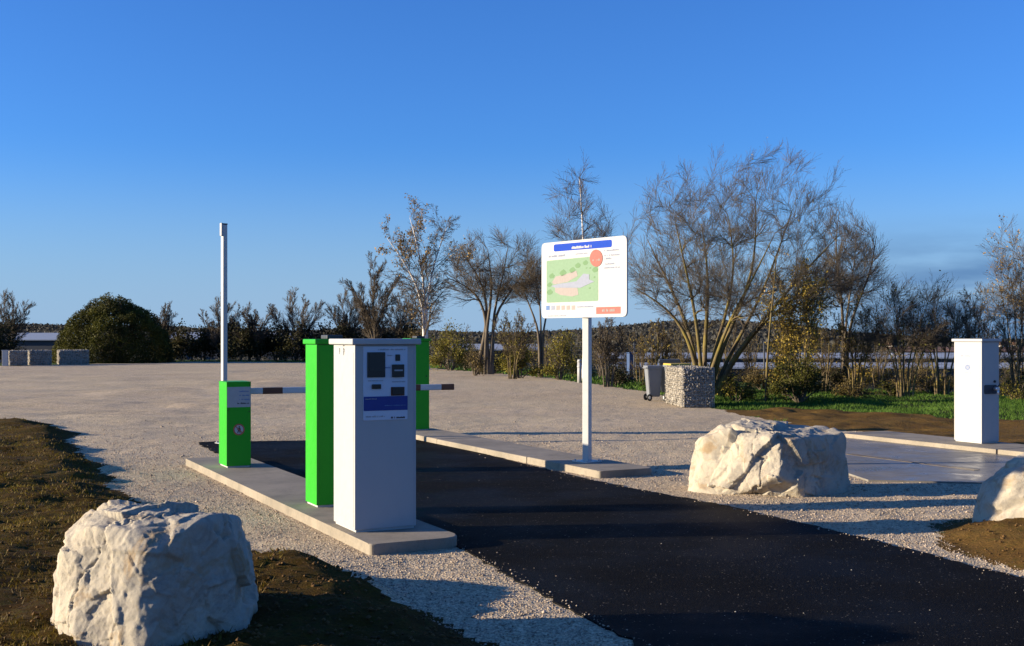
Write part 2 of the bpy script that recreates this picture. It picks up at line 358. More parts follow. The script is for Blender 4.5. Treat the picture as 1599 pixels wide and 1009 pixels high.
def ground_h(x, y):
    dh = np.full(x.shape, 1e9)
    for P in HARD: dh = np.minimum(dh, np.maximum(-dpoly(x, y, P), 0))
    flat = sstep(0.05, 0.7, dh)
    p = xyz(x, y)
    near = np.exp(-np.maximum(y - 14, 0) / 30)
    h = (0.012 * fbm(p * 0.7, 3, 3) + near * (0.010 * fbm(p * 2.3, 3, 5) + 0.006 * fbm(p * 7, 3, 9))) * flat
    rut = sstep(-3, -10, x) * sstep(16, 24, y) * sstep(75, 50, y)
    h += rut * 0.10 * np.abs(fbm(xyz(x * 0.35, y * 0.8), 4, 21)) 
    db = dpoly(x + 0.18 * fbm(p * 1.3, 3, 31), y + 0.18 * fbm(p * 1.3, 3, 33), BERM)
    b = sstep(-0.02, 0.55, db)
    h += b * (0.115 + 0.035 * fbm(p * 1.6, 3, 41) + 0.028 * np.abs(fbm(p * 6.0, 4, 43)) + 0.012 * fbm(p * 22, 2, 47))
    h += b * 0.10 * np.exp(-((x + 1.5) ** 2 / 0.5 + (y - 7.75) ** 2 / 0.25))
    dm = dpoly(x + 0.12 * fbm(p * 1.6, 3, 51), y + 0.12 * fbm(p * 1.6, 3, 53), MOUND)
    mb = sstep(-0.02, 0.6, dm)
    h += mb * (0.15 + 0.05 * fbm(p * 1.7, 3, 55) + 0.05 * np.abs(fbm(p * 6.0, 4, 57)))
    ds = dpoly(x, y, SOIL); h += sstep(0, 0.8, ds) * (0.03 + 0.03 * fbm(p * 3, 3, 61))
    dg = np.maximum(-dpoly(x, y, GRAV), 0) * (y > 21)
    h += sstep(0.2, 1.5, dg) * 0.05 * fbm(p * 1.1, 3, 65)
    h += -3.0 * sstep(7, 34, dg)
    # wooded rise in the distance
    az = x / np.maximum(y, 1)
    prof = (8.5 * np.exp(-((az - 0.17) / 0.13) ** 2) + 4.0 * sstep(-0.20, -0.30, az) + 4.5 * np.exp(-((az + 0.12) / 0.12) ** 2) + 3 * np.exp(-((az + 0.45) / 0.2) ** 2)) * sstep(0.42, 0.33, az)
    h += sstep(330, 560, y) * sstep(1500, 800, y) * prof * (1 + 0.12 * vnoise(xyz(x, y, 0.012), 71))
    return h
def inside_noisy(x, y, P, s, a=0.12, k=2.0):
    p = xyz(x, y)
    return inpoly(x + a * fbm(p * k, 4, s), y + a * fbm(p * k, 4, s + 7), P)

def grow_axis(a, b, s, g, end):
    v = list(np.arange(a, b, s)); st = s
    while v[-1] < end: st *= g; v.append(v[-1] + st)
    return v
xp = grow_axis(0, 6.2, 0.07, 1.05, 1800); xs = np.array([-v for v in xp[:0:-1]] + xp)
ys = np.array(list(np.arange(-4, 4.5, 0.3)) + list(np.arange(4.5, 13, 0.07)) + grow_axis(13, 29, 0.13, 1.03, 3200))
XX, YY = np.meshgrid(xs, ys); HH = ground_h(XX, YY)
GV = np.stack([XX, YY, HH], -1).reshape(-1, 3); nx = len(xs)
ii, jj = np.meshgrid(np.arange(nx - 1), np.arange(len(ys) - 1)); q = (jj * nx + ii).ravel()
GQ = np.stack([q, q + 1, q + 1 + nx, q + nx], 1)
cx = GV[GQ].mean(1); gx, gy = cx[:, 0], cx[:, 1]
reg = np.zeros(len(GQ), int)                                   # 0 meadow
dgr = -dpoly(gx, gy, GRAV)
reg[(dgr < 6 + 2 * fbm(xyz(gx, gy, 0.3), 3, 81)) & (gy > 20)] = 4    # green strip
reg[inside_noisy(gx, gy, SOIL, 91, 0.25, 1.2)] = 3
reg[inside_noisy(gx, gy, GRAV, 93, 0.15, 1.5)] = 1
reg[inside_noisy(gx, gy, MOUND, 95, 0.12, 1.6)] = 5
reg[inside_noisy(gx, gy, BERM, 97, 0.15, 1.3)] = 2
for k, (nm, mt) in enumerate([("meadow", 'meadow'), ("gravel_ground", 'gravel'), ("grass_bank", 'turf'), ("soil_strip", 'soil'), ("grass_strip", 'lawn'), ("soil_mound", 'soil')]):
    f = GQ[reg == k]
    u, inv = np.unique(f, return_inverse=True)
    link(nm, mesh_np(nm, GV[u], inv.reshape(-1, 4), True), M[mt], kind='structure')

# asphalt lane with a slightly ragged edge
def ragged(P, step, amp, seed):
    out = []; rg = np.random.default_rng(seed)
    for i in range(len(P)):
        a, b = np.array(P[i]), np.array(P[(i + 1) % len(P)]); n = max(1, int(np.hypot(*(b - a)) / step))
        for k in range(n): out.append(tuple(a + (b - a) * k / n + (rg.normal(0, amp, 2) if np.hypot(*a) < 30 else 0)))
    return out
prism("asphalt_lane", ragged(ASPH, 0.07, 0.018, 3), -0.12, 0.012, M['asphalt'], kind='structure')
prism("concrete_pad", ragged(SLAB, 3, 0.0, 4), -0.12, 0.022, M['slab'], kind='structure')
# slot drain let into the pad
dr = thing("slot_drain", "narrow dark metal slot drain running along the damp concrete pad", "drain", (5.42, 15.75, 0.022), TH)
box("drain_channel", (0, 0, 0.001), (0.075, 2.3, 0.006), M['black'], dr)
for s_ in (-1, 1): box("drain_edge", (s_ * 0.046, 0, 0.003), (0.014, 2.3, 0.006), M['barkd'], dr)
mh = thing("manhole_cover", "small dark grated cover let into the gravel left of the kiosk island", "grate", (*G(428, 873), 0.012), TH)
box("grate_frame", (0, 0, 0), (0.34, 0.34, 0.025), M['barkd'], mh, 0.004)
for i in range(7): box("grate_bar", (-0.135 + 0.045 * i, 0, 0.016), (0.022, 0.29, 0.012), M['galv'], mh, 0.002)

# kerbed islands, cast in sections with an open joint
def island(name, P, w, cuts, radii):
    root = None
    for i, (a, b) in enumerate(cuts):
        q = [tuple(P + D2 * a), tuple(P + N2 * w + D2 * a), tuple(P + N2 * w + D2 * b), tuple(P + D2 * b)]
        r = [radii[0] if i == 0 else 0, radii[1] if i == 0 else 0, 0.05 if i == len(cuts) - 1 else 0, 0.05 if i == len(cuts) - 1 else 0]
        pr = prism(name if root is None else "kerb_section", round_poly(q, r), -0.1, KH + (0.0 if i % 2 == 0 else -0.003), M['conc'], root, 0.014)
        if root is None: root = pr; root['kind'] = 'structure'
island("kiosk_island", I1, 0.80, [(0, 7.25)], [0.05, 0.16])
island("sign_island", I2, 0.80, [(0, 1.895), (1.915, 5.0), (5.01, 8.2)], [0.05, 0.10])
island("service_island", I3, 1.05, [(0, 3.84), (3.875, 7.1)], [0.05, 0.05])

# ------------------------------------------------------------------ loose stones, soil clods, grass
OCT = np.array([[1, 0, 0], [-1, 0, 0], [0, 1, 0], [0, -1, 0], [0, 0, 1], [0, 0, -1]], float)
OF = np.array([[0, 2, 4], [2, 1, 4], [1, 3, 4], [3, 0, 4], [2, 0, 5], [1, 2, 5], [3, 1, 5], [0, 3, 5]])
def stones(name, x, y, z, s, mat, rg, **k):
    n = len(x); a = rg.uniform(0, 6.28, n)
    V = OCT[None] * (s[:, None, None] * rg.uniform(0.55, 1.2, (n, 6, 1))) * np.array([1, 1, 0.75])
    ca, sa = np.cos(a)[:, None], np.sin(a)[:, None]
    X = V[..., 0] * ca - V[..., 1] * sa + x[:, None]; Y = V[..., 0] * sa + V[..., 1] * ca + y[:, None]; Z = V[..., 2] + (z + s * 0.25)[:, None]
    Fc = (OF[None] + 6 * np.arange(n)[:, None, None]).reshape(-1, 3)
    return link(name, mesh_np(name, np.stack([X, Y, Z], -1).reshape(-1, 3), Fc), mat, kind='stuff', **k)
def fan(rg, n, y0, y1, p=1.0, pad=0.5):
    y = y0 + (y1 - y0) * rg.uniform(0, 1, n) ** p; x = rg.uniform(-1, 1, n) * (y * 0.46 + pad); return x, y
rg = np.random.default_rng(11)
x, y = fan(rg, 170000, 5.5, 25, 1.35)
dA = dpoly(x, y, ASPH); hard = np.zeros(len(x), bool)
for P in ISL + [SLAB]: hard |= dpoly(x, y, P) > -0.01
onG = inpoly(x, y, GRAV) & ~inpoly(x, y, BERM) & ~hard
keep = onG & (rg.uniform(0, 1, len(x)) < sstep(25, 12, y)) & ((dA < 0.0) | (rg.uniform(0, 1, len(x)) < 0.35 * np.exp(-dA / 0.06)))
x, y, dA = x[keep], y[keep], dA[keep]
s = (0.0040 + 0.0075 * rg.uniform(0, 1, len(x)) ** 2.5) * (0.8 + y * 0.03)
s[rg.uniform(0, 1, len(x)) < 0.006] *= 2.0
stones("loose_gravel", x, y, np.where(dA > 0, 0.012, ground_h(x, y)), s, M['pebble'], rg, label="loose pale gravel stones lying over the compacted lot", cat="gravel")
x, y = fan(rg, 1500, 5.5, 19, 1.3)
k_ = (dpoly(x, y, ASPH) > 0.05) & (rg.uniform(0, 1, len(x)) < 0.4 + 0.6 * (vnoise(xyz(x, y, 1.3), 5) > 0.1))
for P in ISL: k_ &= ~inpoly(x, y, P)
x, y = x[k_], y[k_]
stones("grit_on_asphalt", x, y, np.full(len(x), 0.012), 0.0025 + 0.0045 * rg.uniform(0, 1, len(x)) ** 4, M['grit'], rg, label="scattered pale grit lying on the black asphalt", cat="grit")
x, y = fan(rg, 60000, 5.3, 20, 1.6, 1.0)
k_ = inpoly(x, y, MOUND) | (inpoly(x, y, BERM) & (rg.uniform(0, 1, len(x)) < np.where((x > -2.3) & (y < 9), 1.0, 0.45)))
x, y = x[k_], y[k_]
stones("soil_crumbs", x, y, ground_h(x, y), 0.004 + 0.018 * rg.uniform(0, 1, len(x)) ** 5, M['clod'], rg, label="crumbs of brown soil on the banks beside the gravel", cat="soil")
def blades(name, x, y, hgt, wid, mat, rg, **k):
    n = len(x); a = rg.uniform(0, 6.28, n); z = ground_h(x, y) - 0.005
    dx, dy = np.cos(a) * wid, np.sin(a) * wid; l = rg.uniform(0, 6.28, n); ln = hgt * rg.uniform(0.2, 1.1, n)
    V = np.stack([np.stack([x - dx, y - dy, z], -1), np.stack([x + dx, y + dy, z], -1), np.stack([x + np.cos(l) * ln, y + np.sin(l) * ln, z + hgt], -1)], 1)
    return link(name, mesh_np(name, V.reshape(-1, 3), np.arange(3 * n).reshape(-1, 3)), mat, kind='stuff', **k)
x, y = fan(rg, 130000, 5.3, 24, 1.5, 1.0); k_ = dpoly(x, y, BERM) > 0.05; k_ &= (vnoise(xyz(x, y, 2.2), 8) + 0.5 * vnoise(xyz(x, y, 7), 18) + rg.uniform(-0.4, 0.4, len(x)) > -0.1) & ~((x > -1.5) & (y < 8.6))
x, y = x[k_], y[k_]
blades("dry_grass", x, y, rg.uniform(0.012, 0.045, len(x)), 0.0025 + 0.0004 * y, M['blade_dry'], rg, label="short dry brown grass on the left bank", cat="grass")
y = rg.uniform(23.5, 37, 60000); x = rg.uniform(0.10, 0.47, 60000) * y; k_ = (dpoly(x, y, GRAV) < -0.1) & ~inside_noisy(x, y, SOIL, 91, 0.25, 1.2)
x, y = x[k_], y[k_]
blades("green_grass", x, y, rg.uniform(0.03, 0.10, len(x)), 0.010, M['blade_green'], rg, label="strip of short green grass behind the bare soil", cat="grass")
y = rg.uniform(34, 84, 30000); x = rg.uniform(-0.36, 0.13, 30000) * y; d_ = dpoly(x, y, GRAV); k_ = (d_ < 0.0) & (d_ > -2.5); x, y = x[k_], y[k_]
blades("edge_grass", x, y, rg.uniform(0.05, 0.18, len(x)), 0.03, M['blade_green'], rg, label="low green weeds along the far edge of the gravel", cat="grass")

# ------------------------------------------------------------------ boulders
def boulder(name, label, loc, planes, seed, amp=0.05, pw=26, chip=1.0):
    bm = bmesh.new(); bmesh.ops.create_icosphere(bm, subdivisions=7 if seed < 3 else 6, radius=1.0); me = bpy.data.meshes.new(name); bm.to_mesh(me); bm.free()
    co = np.empty(len(me.vertices) * 3, np.float32); me.vertices.foreach_get("co", co); u = co.reshape(-1, 3).astype(float); u /= np.linalg.norm(u, axis=1)[:, None]
    rg = np.random.default_rng(seed); w = u + 0.05 * np.stack([fbm(u * 2 + 5 * k, 3, seed * 10 + k) for k in range(3)], -1)
    w = w / np.linalg.norm(w, axis=1)[:, None]
    acc = 0
    for nrm, d in planes:
        nn = np.array(nrm, float); nn /= np.linalg.norm(nn); acc = acc + np.maximum(w @ nn / d, 0) ** pw
    r = acc ** (-1.0 / pw); p = u * r[:, None]
    # broken, stepped faces: planar chips cut at random plus ridged relief
    for k in range(70):
        nn = rg.normal(size=3); nn /= np.linalg.norm(nn); d = (p @ nn).max() * rg.uniform(0.95, 0.99)
        o_ = np.maximum(p @ nn - d, 0); p = p - (o_ * 0.85)[:, None] * nn
    def facets(q, n, g, seed2):
        r2 = np.random.default_rng(seed2); c = nrm_(r2.normal(size=(n, 3))) * r2.uniform(0.35, 0.75, (n, 1)) * np.array([1, .7, .8]); best = np.full(len(q), 1e9); val = np.zeros(len(q))
        gr = r2.normal(0, g, (n, 3)); of = r2.uniform(-1, 1, n) * g * 0.10
        qq = q + 0.022 * np.stack([fbm(q * 5 + 9 * k, 3, seed2 + k) for k in range(3)], -1)
        for i in range(n):
            dd = ((qq - c[i]) ** 2).sum(1); m_ = dd < best; best[m_] = dd[m_]; val[m_] = ((q[m_] - c[i]) @ gr[i]) + of[i]
        return val
    nrm_ = lambda v: v / np.linalg.norm(v, axis=-1, keepdims=True)
    d1 = np.clip(facets(p, 34, 0.34, seed + 500), -.09, .09); d2 = np.clip(facets(p, 330, 0.42, seed + 600), -.035, .035)
    fine = fbm(p * 14, 5, seed + 200, 0.62); crack = np.abs(fbm(p * np.array([1.7, 1.7, 0.8]) + 3, 5, seed + 300, 0.55)); crack = np.exp(-(crack / 0.018) ** 2)
    p = p + u * (d1 * 0.62 * chip ** 0.7 + d2 * 0.50 * chip ** 1.3 + amp * 0.10 * fine - crack * amp * 0.45)[:, None]
    me.vertices.foreach_set("co", p.astype(np.float32).ravel())
    for f in me.polygons: f.use_smooth = True
    me.update(); o = link(name, me, M['rock'], label=label, cat="boulder"); o.location = loc; return o
boulder("boulder", "big cream boulder on the dark bank at lower left, in front of the kiosk island", (-1.98, 6.40, 0.325), [
    ((-0.86, -0.50, 0.05), 0.50), ((-0.52, -0.85, 0.12), 0.42), ((0.74, -0.67, 0.0), 0.475), ((1, 0.15, 0.10), 0.49), ((0.0, 1, 0.05), 0.42), ((-1, 0.4, 0.15), 0.55),
    ((-0.05, -0.12, 1), 0.46), ((0.10, 0.2, 1), 0.45), ((-0.70, -0.10, 0.75), 0.53), ((0.7, 0.0, 0.7), 0.60), ((0, 0, -1), 0.5)], 1, 0.075, 40, 0.46)
boulder("boulder", "wide cream boulder with a grey right side between the sign island and the concrete pad", (2.88, 12.85, 0.27), [
    ((-0.55, -0.84, 0.12), 0.50), ((-0.80, -0.55, 0.42), 0.74), ((0.62, -0.78, 0.06), 0.52), ((1, 0.05, 0.12), 0.83), ((0, 1, 0.05), 0.50), ((-1, 0.2, 0.25), 0.84),
    ((0.05, -0.10, 1), 0.44), ((-0.45, 0, 0.85), 0.62), ((0, 0, -1), 0.42), ((-0.15, -0.85, -0.75), 0.47)], 2, 0.06, 36, 0.66)
boulder("boulder", "pale boulder cut by the right edge of the photo, on the brown soil mound", (5.06, 10.22, 0.27), [
    ((-0.55, -0.82, 0.20), 0.46), ((-0.97, 0.10, 0.38), 0.74), ((0.5, -0.85, 0.0), 0.66), ((1, 0, 0.1), 0.9), ((0, 1, 0.1), 0.5), ((-1, 0.3, 0.3), 0.80),
    ((0.02, -0.05, 1), 0.36), ((-0.6, 0, 0.8), 0.56), ((0, 0, -1), 0.4)], 3, 0.05)

# ------------------------------------------------------------------ cabinets, kiosks, barrier
def FM(off):  return Matrix(((1, 0, 0, 0), (0, 0, -1, off), (0, 1, 0, 0), (0, 0, 0, 1)))          # draw on a face looking along -y
def LM(off):  return Matrix(((0, 0, -1, off), (-1, 0, 0, 0), (0, 1, 0, 0), (0, 0, 0, 1)))         # draw on a face looking along -x
def disc(cx_, cy_, rx, ry=None, n=24): ry = ry or rx; return [(cx_ + rx * math.cos(6.2832 * i / n), cy_ + ry * math.sin(6.2832 * i / n)) for i in range(n)]
def rect(x0, y0, x1, y1): return [(x0, y0), (x1, y0), (x1, y1), (x0, y1)]
def cabinet(name, label, cat, corner, w, d, h, body, lid, group=None, over=0.025, lid_h=0.05, lidgap=True):
    c = np.array(corner) + N2 * w / 2 + D2 * d / 2
    t = thing(name, label, cat, (c[0], c[1], KH), TH, group)
    box("plinth", (0, 0, 0.012), (w - 0.03, d - 0.03, 0.024), M['galv'], t)
    box("body", (0, 0, 0.02 + (h - 0.02) / 2), (w, d, h - 0.02), body, t, 0.006, 2)
    if lid_h:
        box("lid", (0, 0, h + lid_h / 2 + 0.004), (w + 2 * over, d + 2 * over, lid_h), lid, t, 0.012, 3)
        box("lid_seam", (0, 0, h + 0.002), (w - 0.01, d - 0.01, 0.012), M['black'], t)
    return t
# payment kiosk
KW, KD, KHt = 0.55, 0.56, 1.565
kx, ky = -1.31, 9.61
k1 = cabinet("payment_kiosk", "tall white payment kiosk with dark screen and blue band, on the near island", "kiosk", (kx, ky), KW, KD, KHt, M['white'], M['white'], over=0.035)
def kf(px, py):                        # a spot of the kiosk front, local x and height
    k = (px - CX) / F; s_ = (kx - k * ky) / (k * N2[1] - N2[0]); Yq = ky + N2[1] * s_
    return s_ - KW / 2, EYE - (py - HY) * Yq / F - KH
def kplate(name, x0, y0, x1, y1, mat, t0, t1, parent, r=0.004):
    a, b = kf(x0, y1), kf(x1, y0); return prism(name, round_poly(rect(a[0], a[1], b[0], b[1]), r, 3), t0, t1, mat, parent, 0.0015 if t1 - t0 > 0.004 else 0, FM(-KD / 2))
pan = kplate("control_panel", 567, 541, 636, 657, M['panel'], 0.0, 0.006, k1, 0.006)
kplate("screen_frame", 573, 550, 600.5, 589.5, M['black'], 0.006, 0.018, pan)
kplate("screen", 576, 553, 597.5, 580, M['glass'], 0.018, 0.020, pan)
kplate("call_button", 617, 553.5, 624, 563.5, M['black'], 0.006, 0.015, pan)
kplate("card_reader", 611.5, 569, 629.5, 589, M['black'], 0.006, 0.028, pan)
kplate("card_slot", 614, 577, 627, 579.5, M['greyp'], 0.028, 0.030, pan, 0)
kplate("coin_slot", 580, 600, 594, 607.5, M['black'], 0.006, 0.020, pan)
kplate("receipt_tray_rim", 610, 604, 631, 618, M['stripe'], 0.006, 0.010, pan)
kplate("receipt_tray", 611.5, 605, 629.5, 616.5, M['black'], 0.010, 0.024, pan)
kplate("blue_band", 567.5, 618, 636, 642, M['blueband'], 0.0062, 0.0085, pan, 0.003)
rg = np.random.default_rng(5)
def textline(parent, x0, x1, y, h, mat, t0, M4, name="print_line", seedw=None, hor=True):
    bm = bmesh.new(); x = x0
    while x < x1 - h * 0.3:
        w = h * rg.uniform(0.35, 0.75)
        if rg.uniform() > 0.14:
            hh = h * rg.uniform(0.6, 1.0); bm_box(bm, (x + w / 2, y + hh / 2, t0), (w * 0.8, hh, 0.0012)) if hor else bm_box(bm, (y + hh / 2, x + w / 2, t0), (hh, w * 0.8, 0.0012))
        x += w
    bmesh.ops.transform(bm, matrix=M4, verts=bm.verts[:])
    return link(name, bm_mesh(name, bm), mat, parent, kind='stuff')
for (a, b, c, h) in ((602, 575, 0, .010), (604, 612, 630, .008),):
    pass
z_ = kf(600, 548)[1]
for px0, px1, py, mt, h in ((590, 633, 547, 'greyp', .012), (603, 614, 556, 'greyp', .010), (574, 598, 595.5, 'greyp', .008), (612, 632, 597, 'greyp', .010),
                            (600, 609, 575, 'plight', .010), (571, 600, 652, 'greyp', .014), (610, 632, 653.5, 'black', .016), (570, 588, 624, 'greyp', .008), (600, 633, 634, 'plight', .008)):
    a, b = kf(px0, py), kf(px1, py)
    textline(pan, a[0], b[0], a[1], h, M[mt], 0.0075 if not 617 < py < 643 else 0.0095, FM(-KD / 2))
for u, z0, z1, h in ((0.275, 1.566, 1.690, 0.028), (0.386, 1.575, 1.67, 0.021)):
    textline(k1, z0 - KH - 0.0, z1 - KH, -(u - KD / 2) - h / 2, h * .8, M['ptext'], 0.0026, LM(-KW / 2), "side_lettering", hor=False)
box("side_door", (-KW / 2 - 0.0008, 0.0, KHt * 0.5 - .01), (0.0024, KD - 0.07, KHt - 0.10), M['white'], k1, 0.001)
box("door_seam", (KW / 2 - 0.02, -KD / 2 - 0.0005, KHt * 0.5), (0.003, 0.002, KHt - 0.06), M['greyp'], k1)
box("door_lock", (KW / 2 + 0.003, -0.1, 1.0), (0.01, 0.03, 0.05), M['black'], k1, 0.003)

g1 = cabinet("green_cabinet", "tall bright green cabinet standing just behind the white payment kiosk", "cabinet", (-1.87, 11.03), 0.34, 0.36, 1.56, M['green'], M['greend'], "tall green cabinets", 0.022, 0.05)
box("door_panel", (0, -0.18 - .0012, .80), (.28, .004, 1.40), M['green'], g1, .0015)
cyl("door_lock", (.11, -.182, .95), (.11, -.192, .95), .012, .012, M['black'], g1, 12)
box("lid_box", (0.04, 0.0, 1.56 + 0.054 + 0.02), (0.16, 0.2, 0.04), M['bind'], g1, 0.01)
c_ = np.array([-1.76, 20.15]) + N2 * 0.17 + D2 * 0.18
g2 = copy_thing(g1, (c_[0], c_[1], KH), TH, "tall green cabinet peeping out right of the kiosk, at the sign island's far end")

# barrier box, its boom and the sticker, prohibition sign
bx, by, BW, BD, BH = -3.56, 14.38, 0.306, 0.42, 1.065
b1 = cabinet("barrier_box", "low green barrier box with grey sticker and round no pedestrians sign on its front", "barrier", (bx, by), BW, BD, BH, M['green'], M['greend'], lid_h=0)
box("top_plate", (0, 0, BH + 0.004), (BW + 0.004, BD + 0.004, 0.01), M['greend'], b1, 0.003)
st = prism("sticker", rect(-0.145, BH - 0.31, 0.149, BH - 0.055), 0.0, 0.002, M['sgrey'], b1, 0, FM(-BD / 2))
for q_ in range(3): textline(st, 0.0, 0.13, BH - 0.12 - q_ * 0.05, 0.015, M['plight'], 0.003, FM(-BD / 2))
textline(st, -0.02, 0.13, BH - 0.27, 0.02, M['ptext'], 0.003, FM(-BD / 2))
sg = prism("no_pedestrians_sign", disc(0.0, 0.475, 0.072), 0.0, 0.003, M['red'], b1, 0, FM(-BD / 2))
prism("sign_face", disc(0.0, 0.475, 0.055), 0.003, 0.0045, M['pwhite'], sg, 0, FM(-BD / 2))
prism("figure_head", disc(0.004, 0.508, 0.010, n=10), 0.0045, 0.006, M['black'], sg, 0, FM(-BD / 2))
prism("figure_body", [(-0.014, 0.495), (0.018, 0.495), (0.022, 0.465), (0.010, 0.468), (0.020, 0.432), (0.010, 0.432), (0.0, 0.462), (-0.012, 0.432), (-0.022, 0.434), (-0.008, 0.475), (-0.022, 0.47)], 0.0045, 0.006, M['black'], sg, 0, FM(-BD / 2))
prism("red_slash", [(-0.046, 0.513), (-0.037, 0.521), (0.046, 0.437), (0.037, 0.429)], 0.006, 0.007, M['red'], sg, 0, FM(-BD / 2))
for (lx, lz) in ((0.128, 0.70), (0.135, BH - 0.03), (-0.13, BH - 0.34)): cyl("bolt", (lx, -BD / 2, lz), (lx, -BD / 2 - 0.006, lz), 0.007, 0.007, M['black'], b1, 10)
cyl("boom_hub", (BW / 2, -0.02, 0.945), (BW / 2 + 0.03, -0.02, 0.945), 0.06, 0.055, M['black'], b1, 24)
bounds = [0, .16, .43, .73, 1.03, 1.35, 1.7, 2.05, 2.35, 2.65, 2.85]
boom = box("boom", (BW / 2 + 0.03 + 1.42, -0.02, 0.945), (2.84, 0.045, 0.080), M['boomw'], b1, 0.014, 3)
for i in range(1, len(bounds) - 1, 2):
    a, b = bounds[i], bounds[i + 1]; box("red_stripe", (BW / 2 + 0.03 + (a + b) / 2, -0.02, 0.945), (b - a, 0.049, 0.074 + .01), M['stripe'], boom, 0.013, 3)
# slim upright boom or mast behind the box
ms = thing("mast", "tall slim metal mast with a small white top fitting, behind the green barrier box", "pole", (-4.65, 18.62, 0.0), rad(42))
box("shaft", (0, 0, 1.77), (0.078, 0.078, 3.54), M['galv'], ms, 0.008)
box("top_fitting", (-0.052, -0.01, 3.46), (0.035, 0.06, 0.21), M['white'], ms, 0.008); box("top_cap", (0, 0, 3.55), (0.084, 0.084, 0.02), M['black'], ms, 0.004)
box("base_plate", (0, 0, 0.012), (0.22, 0.22, 0.02), M['galv'], ms, 0.004)
for sx in (-1, 1):
    for sy in (-1, 1): cyl("bolt", (sx * .085, sy * .085, 0.02), (sx * .085, sy * .085, 0.045), 0.012, 0.012, M['galv'], ms, 6)

# service pillar at the right
w2, d2, h2 = 0.38, 0.53, 1.56
k2 = cabinet("service_pillar", "white service pillar with small round emblem and tap, standing on the right hand island", "pillar", (7.2, 17.67), w2, d2, h2, M['white'], M['white'], over=0.03, lid_h=0.045)
box("side_door", (-w2 / 2 - 0.0006, 0.0, h2 * 0.5), (0.0022, d2 - 0.07, h2 - 0.10), M['white'], k2, 0.001)
box("front_door", (0, -d2 / 2 - 0.001, h2 * 0.5), (w2 - .06, 0.003, h2 - 0.10), M['white'], k2, 0.001)
prism("sticker_panel", rect(-0.19, 0.80, 0.17, 1.50), 0.001, 0.0035, M['pwhite'], k2, 0, LM(-w2 / 2))
em = prism("emblem", disc(0.0, 1.165, 0.058, 0.050, 18), 0.0035, 0.005, M['pgrey'], k2, 0, LM(-w2 / 2))
for i in range(8):
    a = 6.2832 * i / 8; prism("emblem_dot", disc(0.036 * math.cos(a), 1.165 + 0.032 * math.sin(a), 0.008, n=8), 0.005, 0.006, M['plight'], em, 0, LM(-w2 / 2))
textline(k2, -0.07, 0.08, 1.07, 0.022, M['pgrey'], 0.0042, LM(-w2 / 2)); textline(k2, -0.13, 0.06, 1.33, 0.03, M['pgrey'], 0.0042, LM(-w2 / 2))
tp = prism("tap_plate", round_poly(rect(-0.14, 0.76, 0.13, 0.90), 0.03), 0, 0.012, M['bind'], k2, 0.002, FM(-d2 / 2))
cyl("tap_body", (0.08, -d2 / 2 - 0.01, 0.84), (0.08, -d2 / 2 - 0.085, 0.84), 0.030, 0.026, M['alu'], k2)
cyl("tap_spout", (0.08, -d2 / 2 - 0.065, 0.83), (0.08, -d2 / 2 - 0.085, 0.75), 0.018, 0.016, M['alu'], k2)
cyl("tap_lever", (0.08, -d2 / 2 - 0.06, 0.865), (0.13, -d2 / 2 - 0.06, 0.90), 0.008, 0.008, M['black'], k2)
cyl("push_button", (0.085, -d2 / 2, 0.95), (0.085, -d2 / 2 - 0.02, 0.95), 0.020, 0.018, M['black'], k2)

# ------------------------------------------------------------------ information board
SA = rad(-50.3)
sp = thing("information_board", "white information board with green site map and blue heading on a square metal post", "sign", (0.985, 15.12, KH), SA)
SW, z0, z1 = 1.62, 1.98 - KH, 3.0 - KH
box("base_plate", (0, 0, 0.008), (0.28, 0.28, 0.016), M['galv'], sp, 0.003)
for sx in (-1, 1):
    for sy in (-1, 1): cyl("bolt", (sx * .11, sy * .11, 0.016), (sx * .11, sy * .11, 0.036), 0.012, 0.012, M['galv'], sp, 6)
po = box("post", (0, 0, 1.41), (0.092, 0.092, 2.80), M['galv'], sp, 0.008); po.rotation_euler = (0, 0, rad(17))
pn = prism("panel", round_poly(rect(-SW / 2, z0, SW / 2, z1), 0.07), 0, 0.022, M['pwhite'], sp, 0.003, FM(-0.062))
for zz in (z0 + 0.2, z1 - 0.2): box("rail", (0, -0.055, zz), (SW * 0.8, 0.02, 0.05), M['alu'], sp)
def sb(cxp, cyp):                      # spot of the board face from the enlarged photo crop
    s_ = (cxp - 100) / 805; t = (s_ / 14.37) / ((1 - s_) / 15.63 + s_ / 14.37)
    top = 180 + (98 - 180) * s_; bot = 886 + (880 - 886) * s_
    return (-SW / 2 + t * SW, z0 + (z1 - z0) * (1 - (cyp - top) / (bot - top)))
def sprint(name, pts, mat, t, r=0.0, parent=None): 
    P = [sb(*p) for p in pts]
    return prism(name, round_poly(P, r, 3) if r else P, 0.022, 0.022 + 0.0015 * t, M[mat], parent or pn, 0, FM(-0.062))
hb = sprint("heading_bar", [(215, 258), (765, 212), (765, 140), (215, 190)], 'pblue', 1, 0.03)
a = sb(385, 215); b = sb(575, 200); textline(hb, a[0], b[0], (a[1] + b[1]) / 2 - 0.022, 0.036, M['pwhite'], 0.0248, FM(-0.062), "heading_text")
mapp = sprint("site_map", [(148, 740), (636, 726), (636, 296), (148, 345)], 'pgreen', 1, 0.02)
sprint("map_area", [(200, 545), (235, 492), (300, 480), (430, 437), (442, 488), (345, 545), (215, 568)], 'ptan', 2, 0, mapp)
sprint("map_area", [(228, 592), (440, 602), (450, 665), (392, 682), (280, 668), (228, 640)], 'ptan', 2, 0, mapp)
sprint("map_path", [(190, 582), (265, 562), (430, 538), (498, 466), (552, 472), (552, 522), (600, 540), (540, 568), (470, 600), (230, 598)], 'pgrey', 3, 0, mapp)
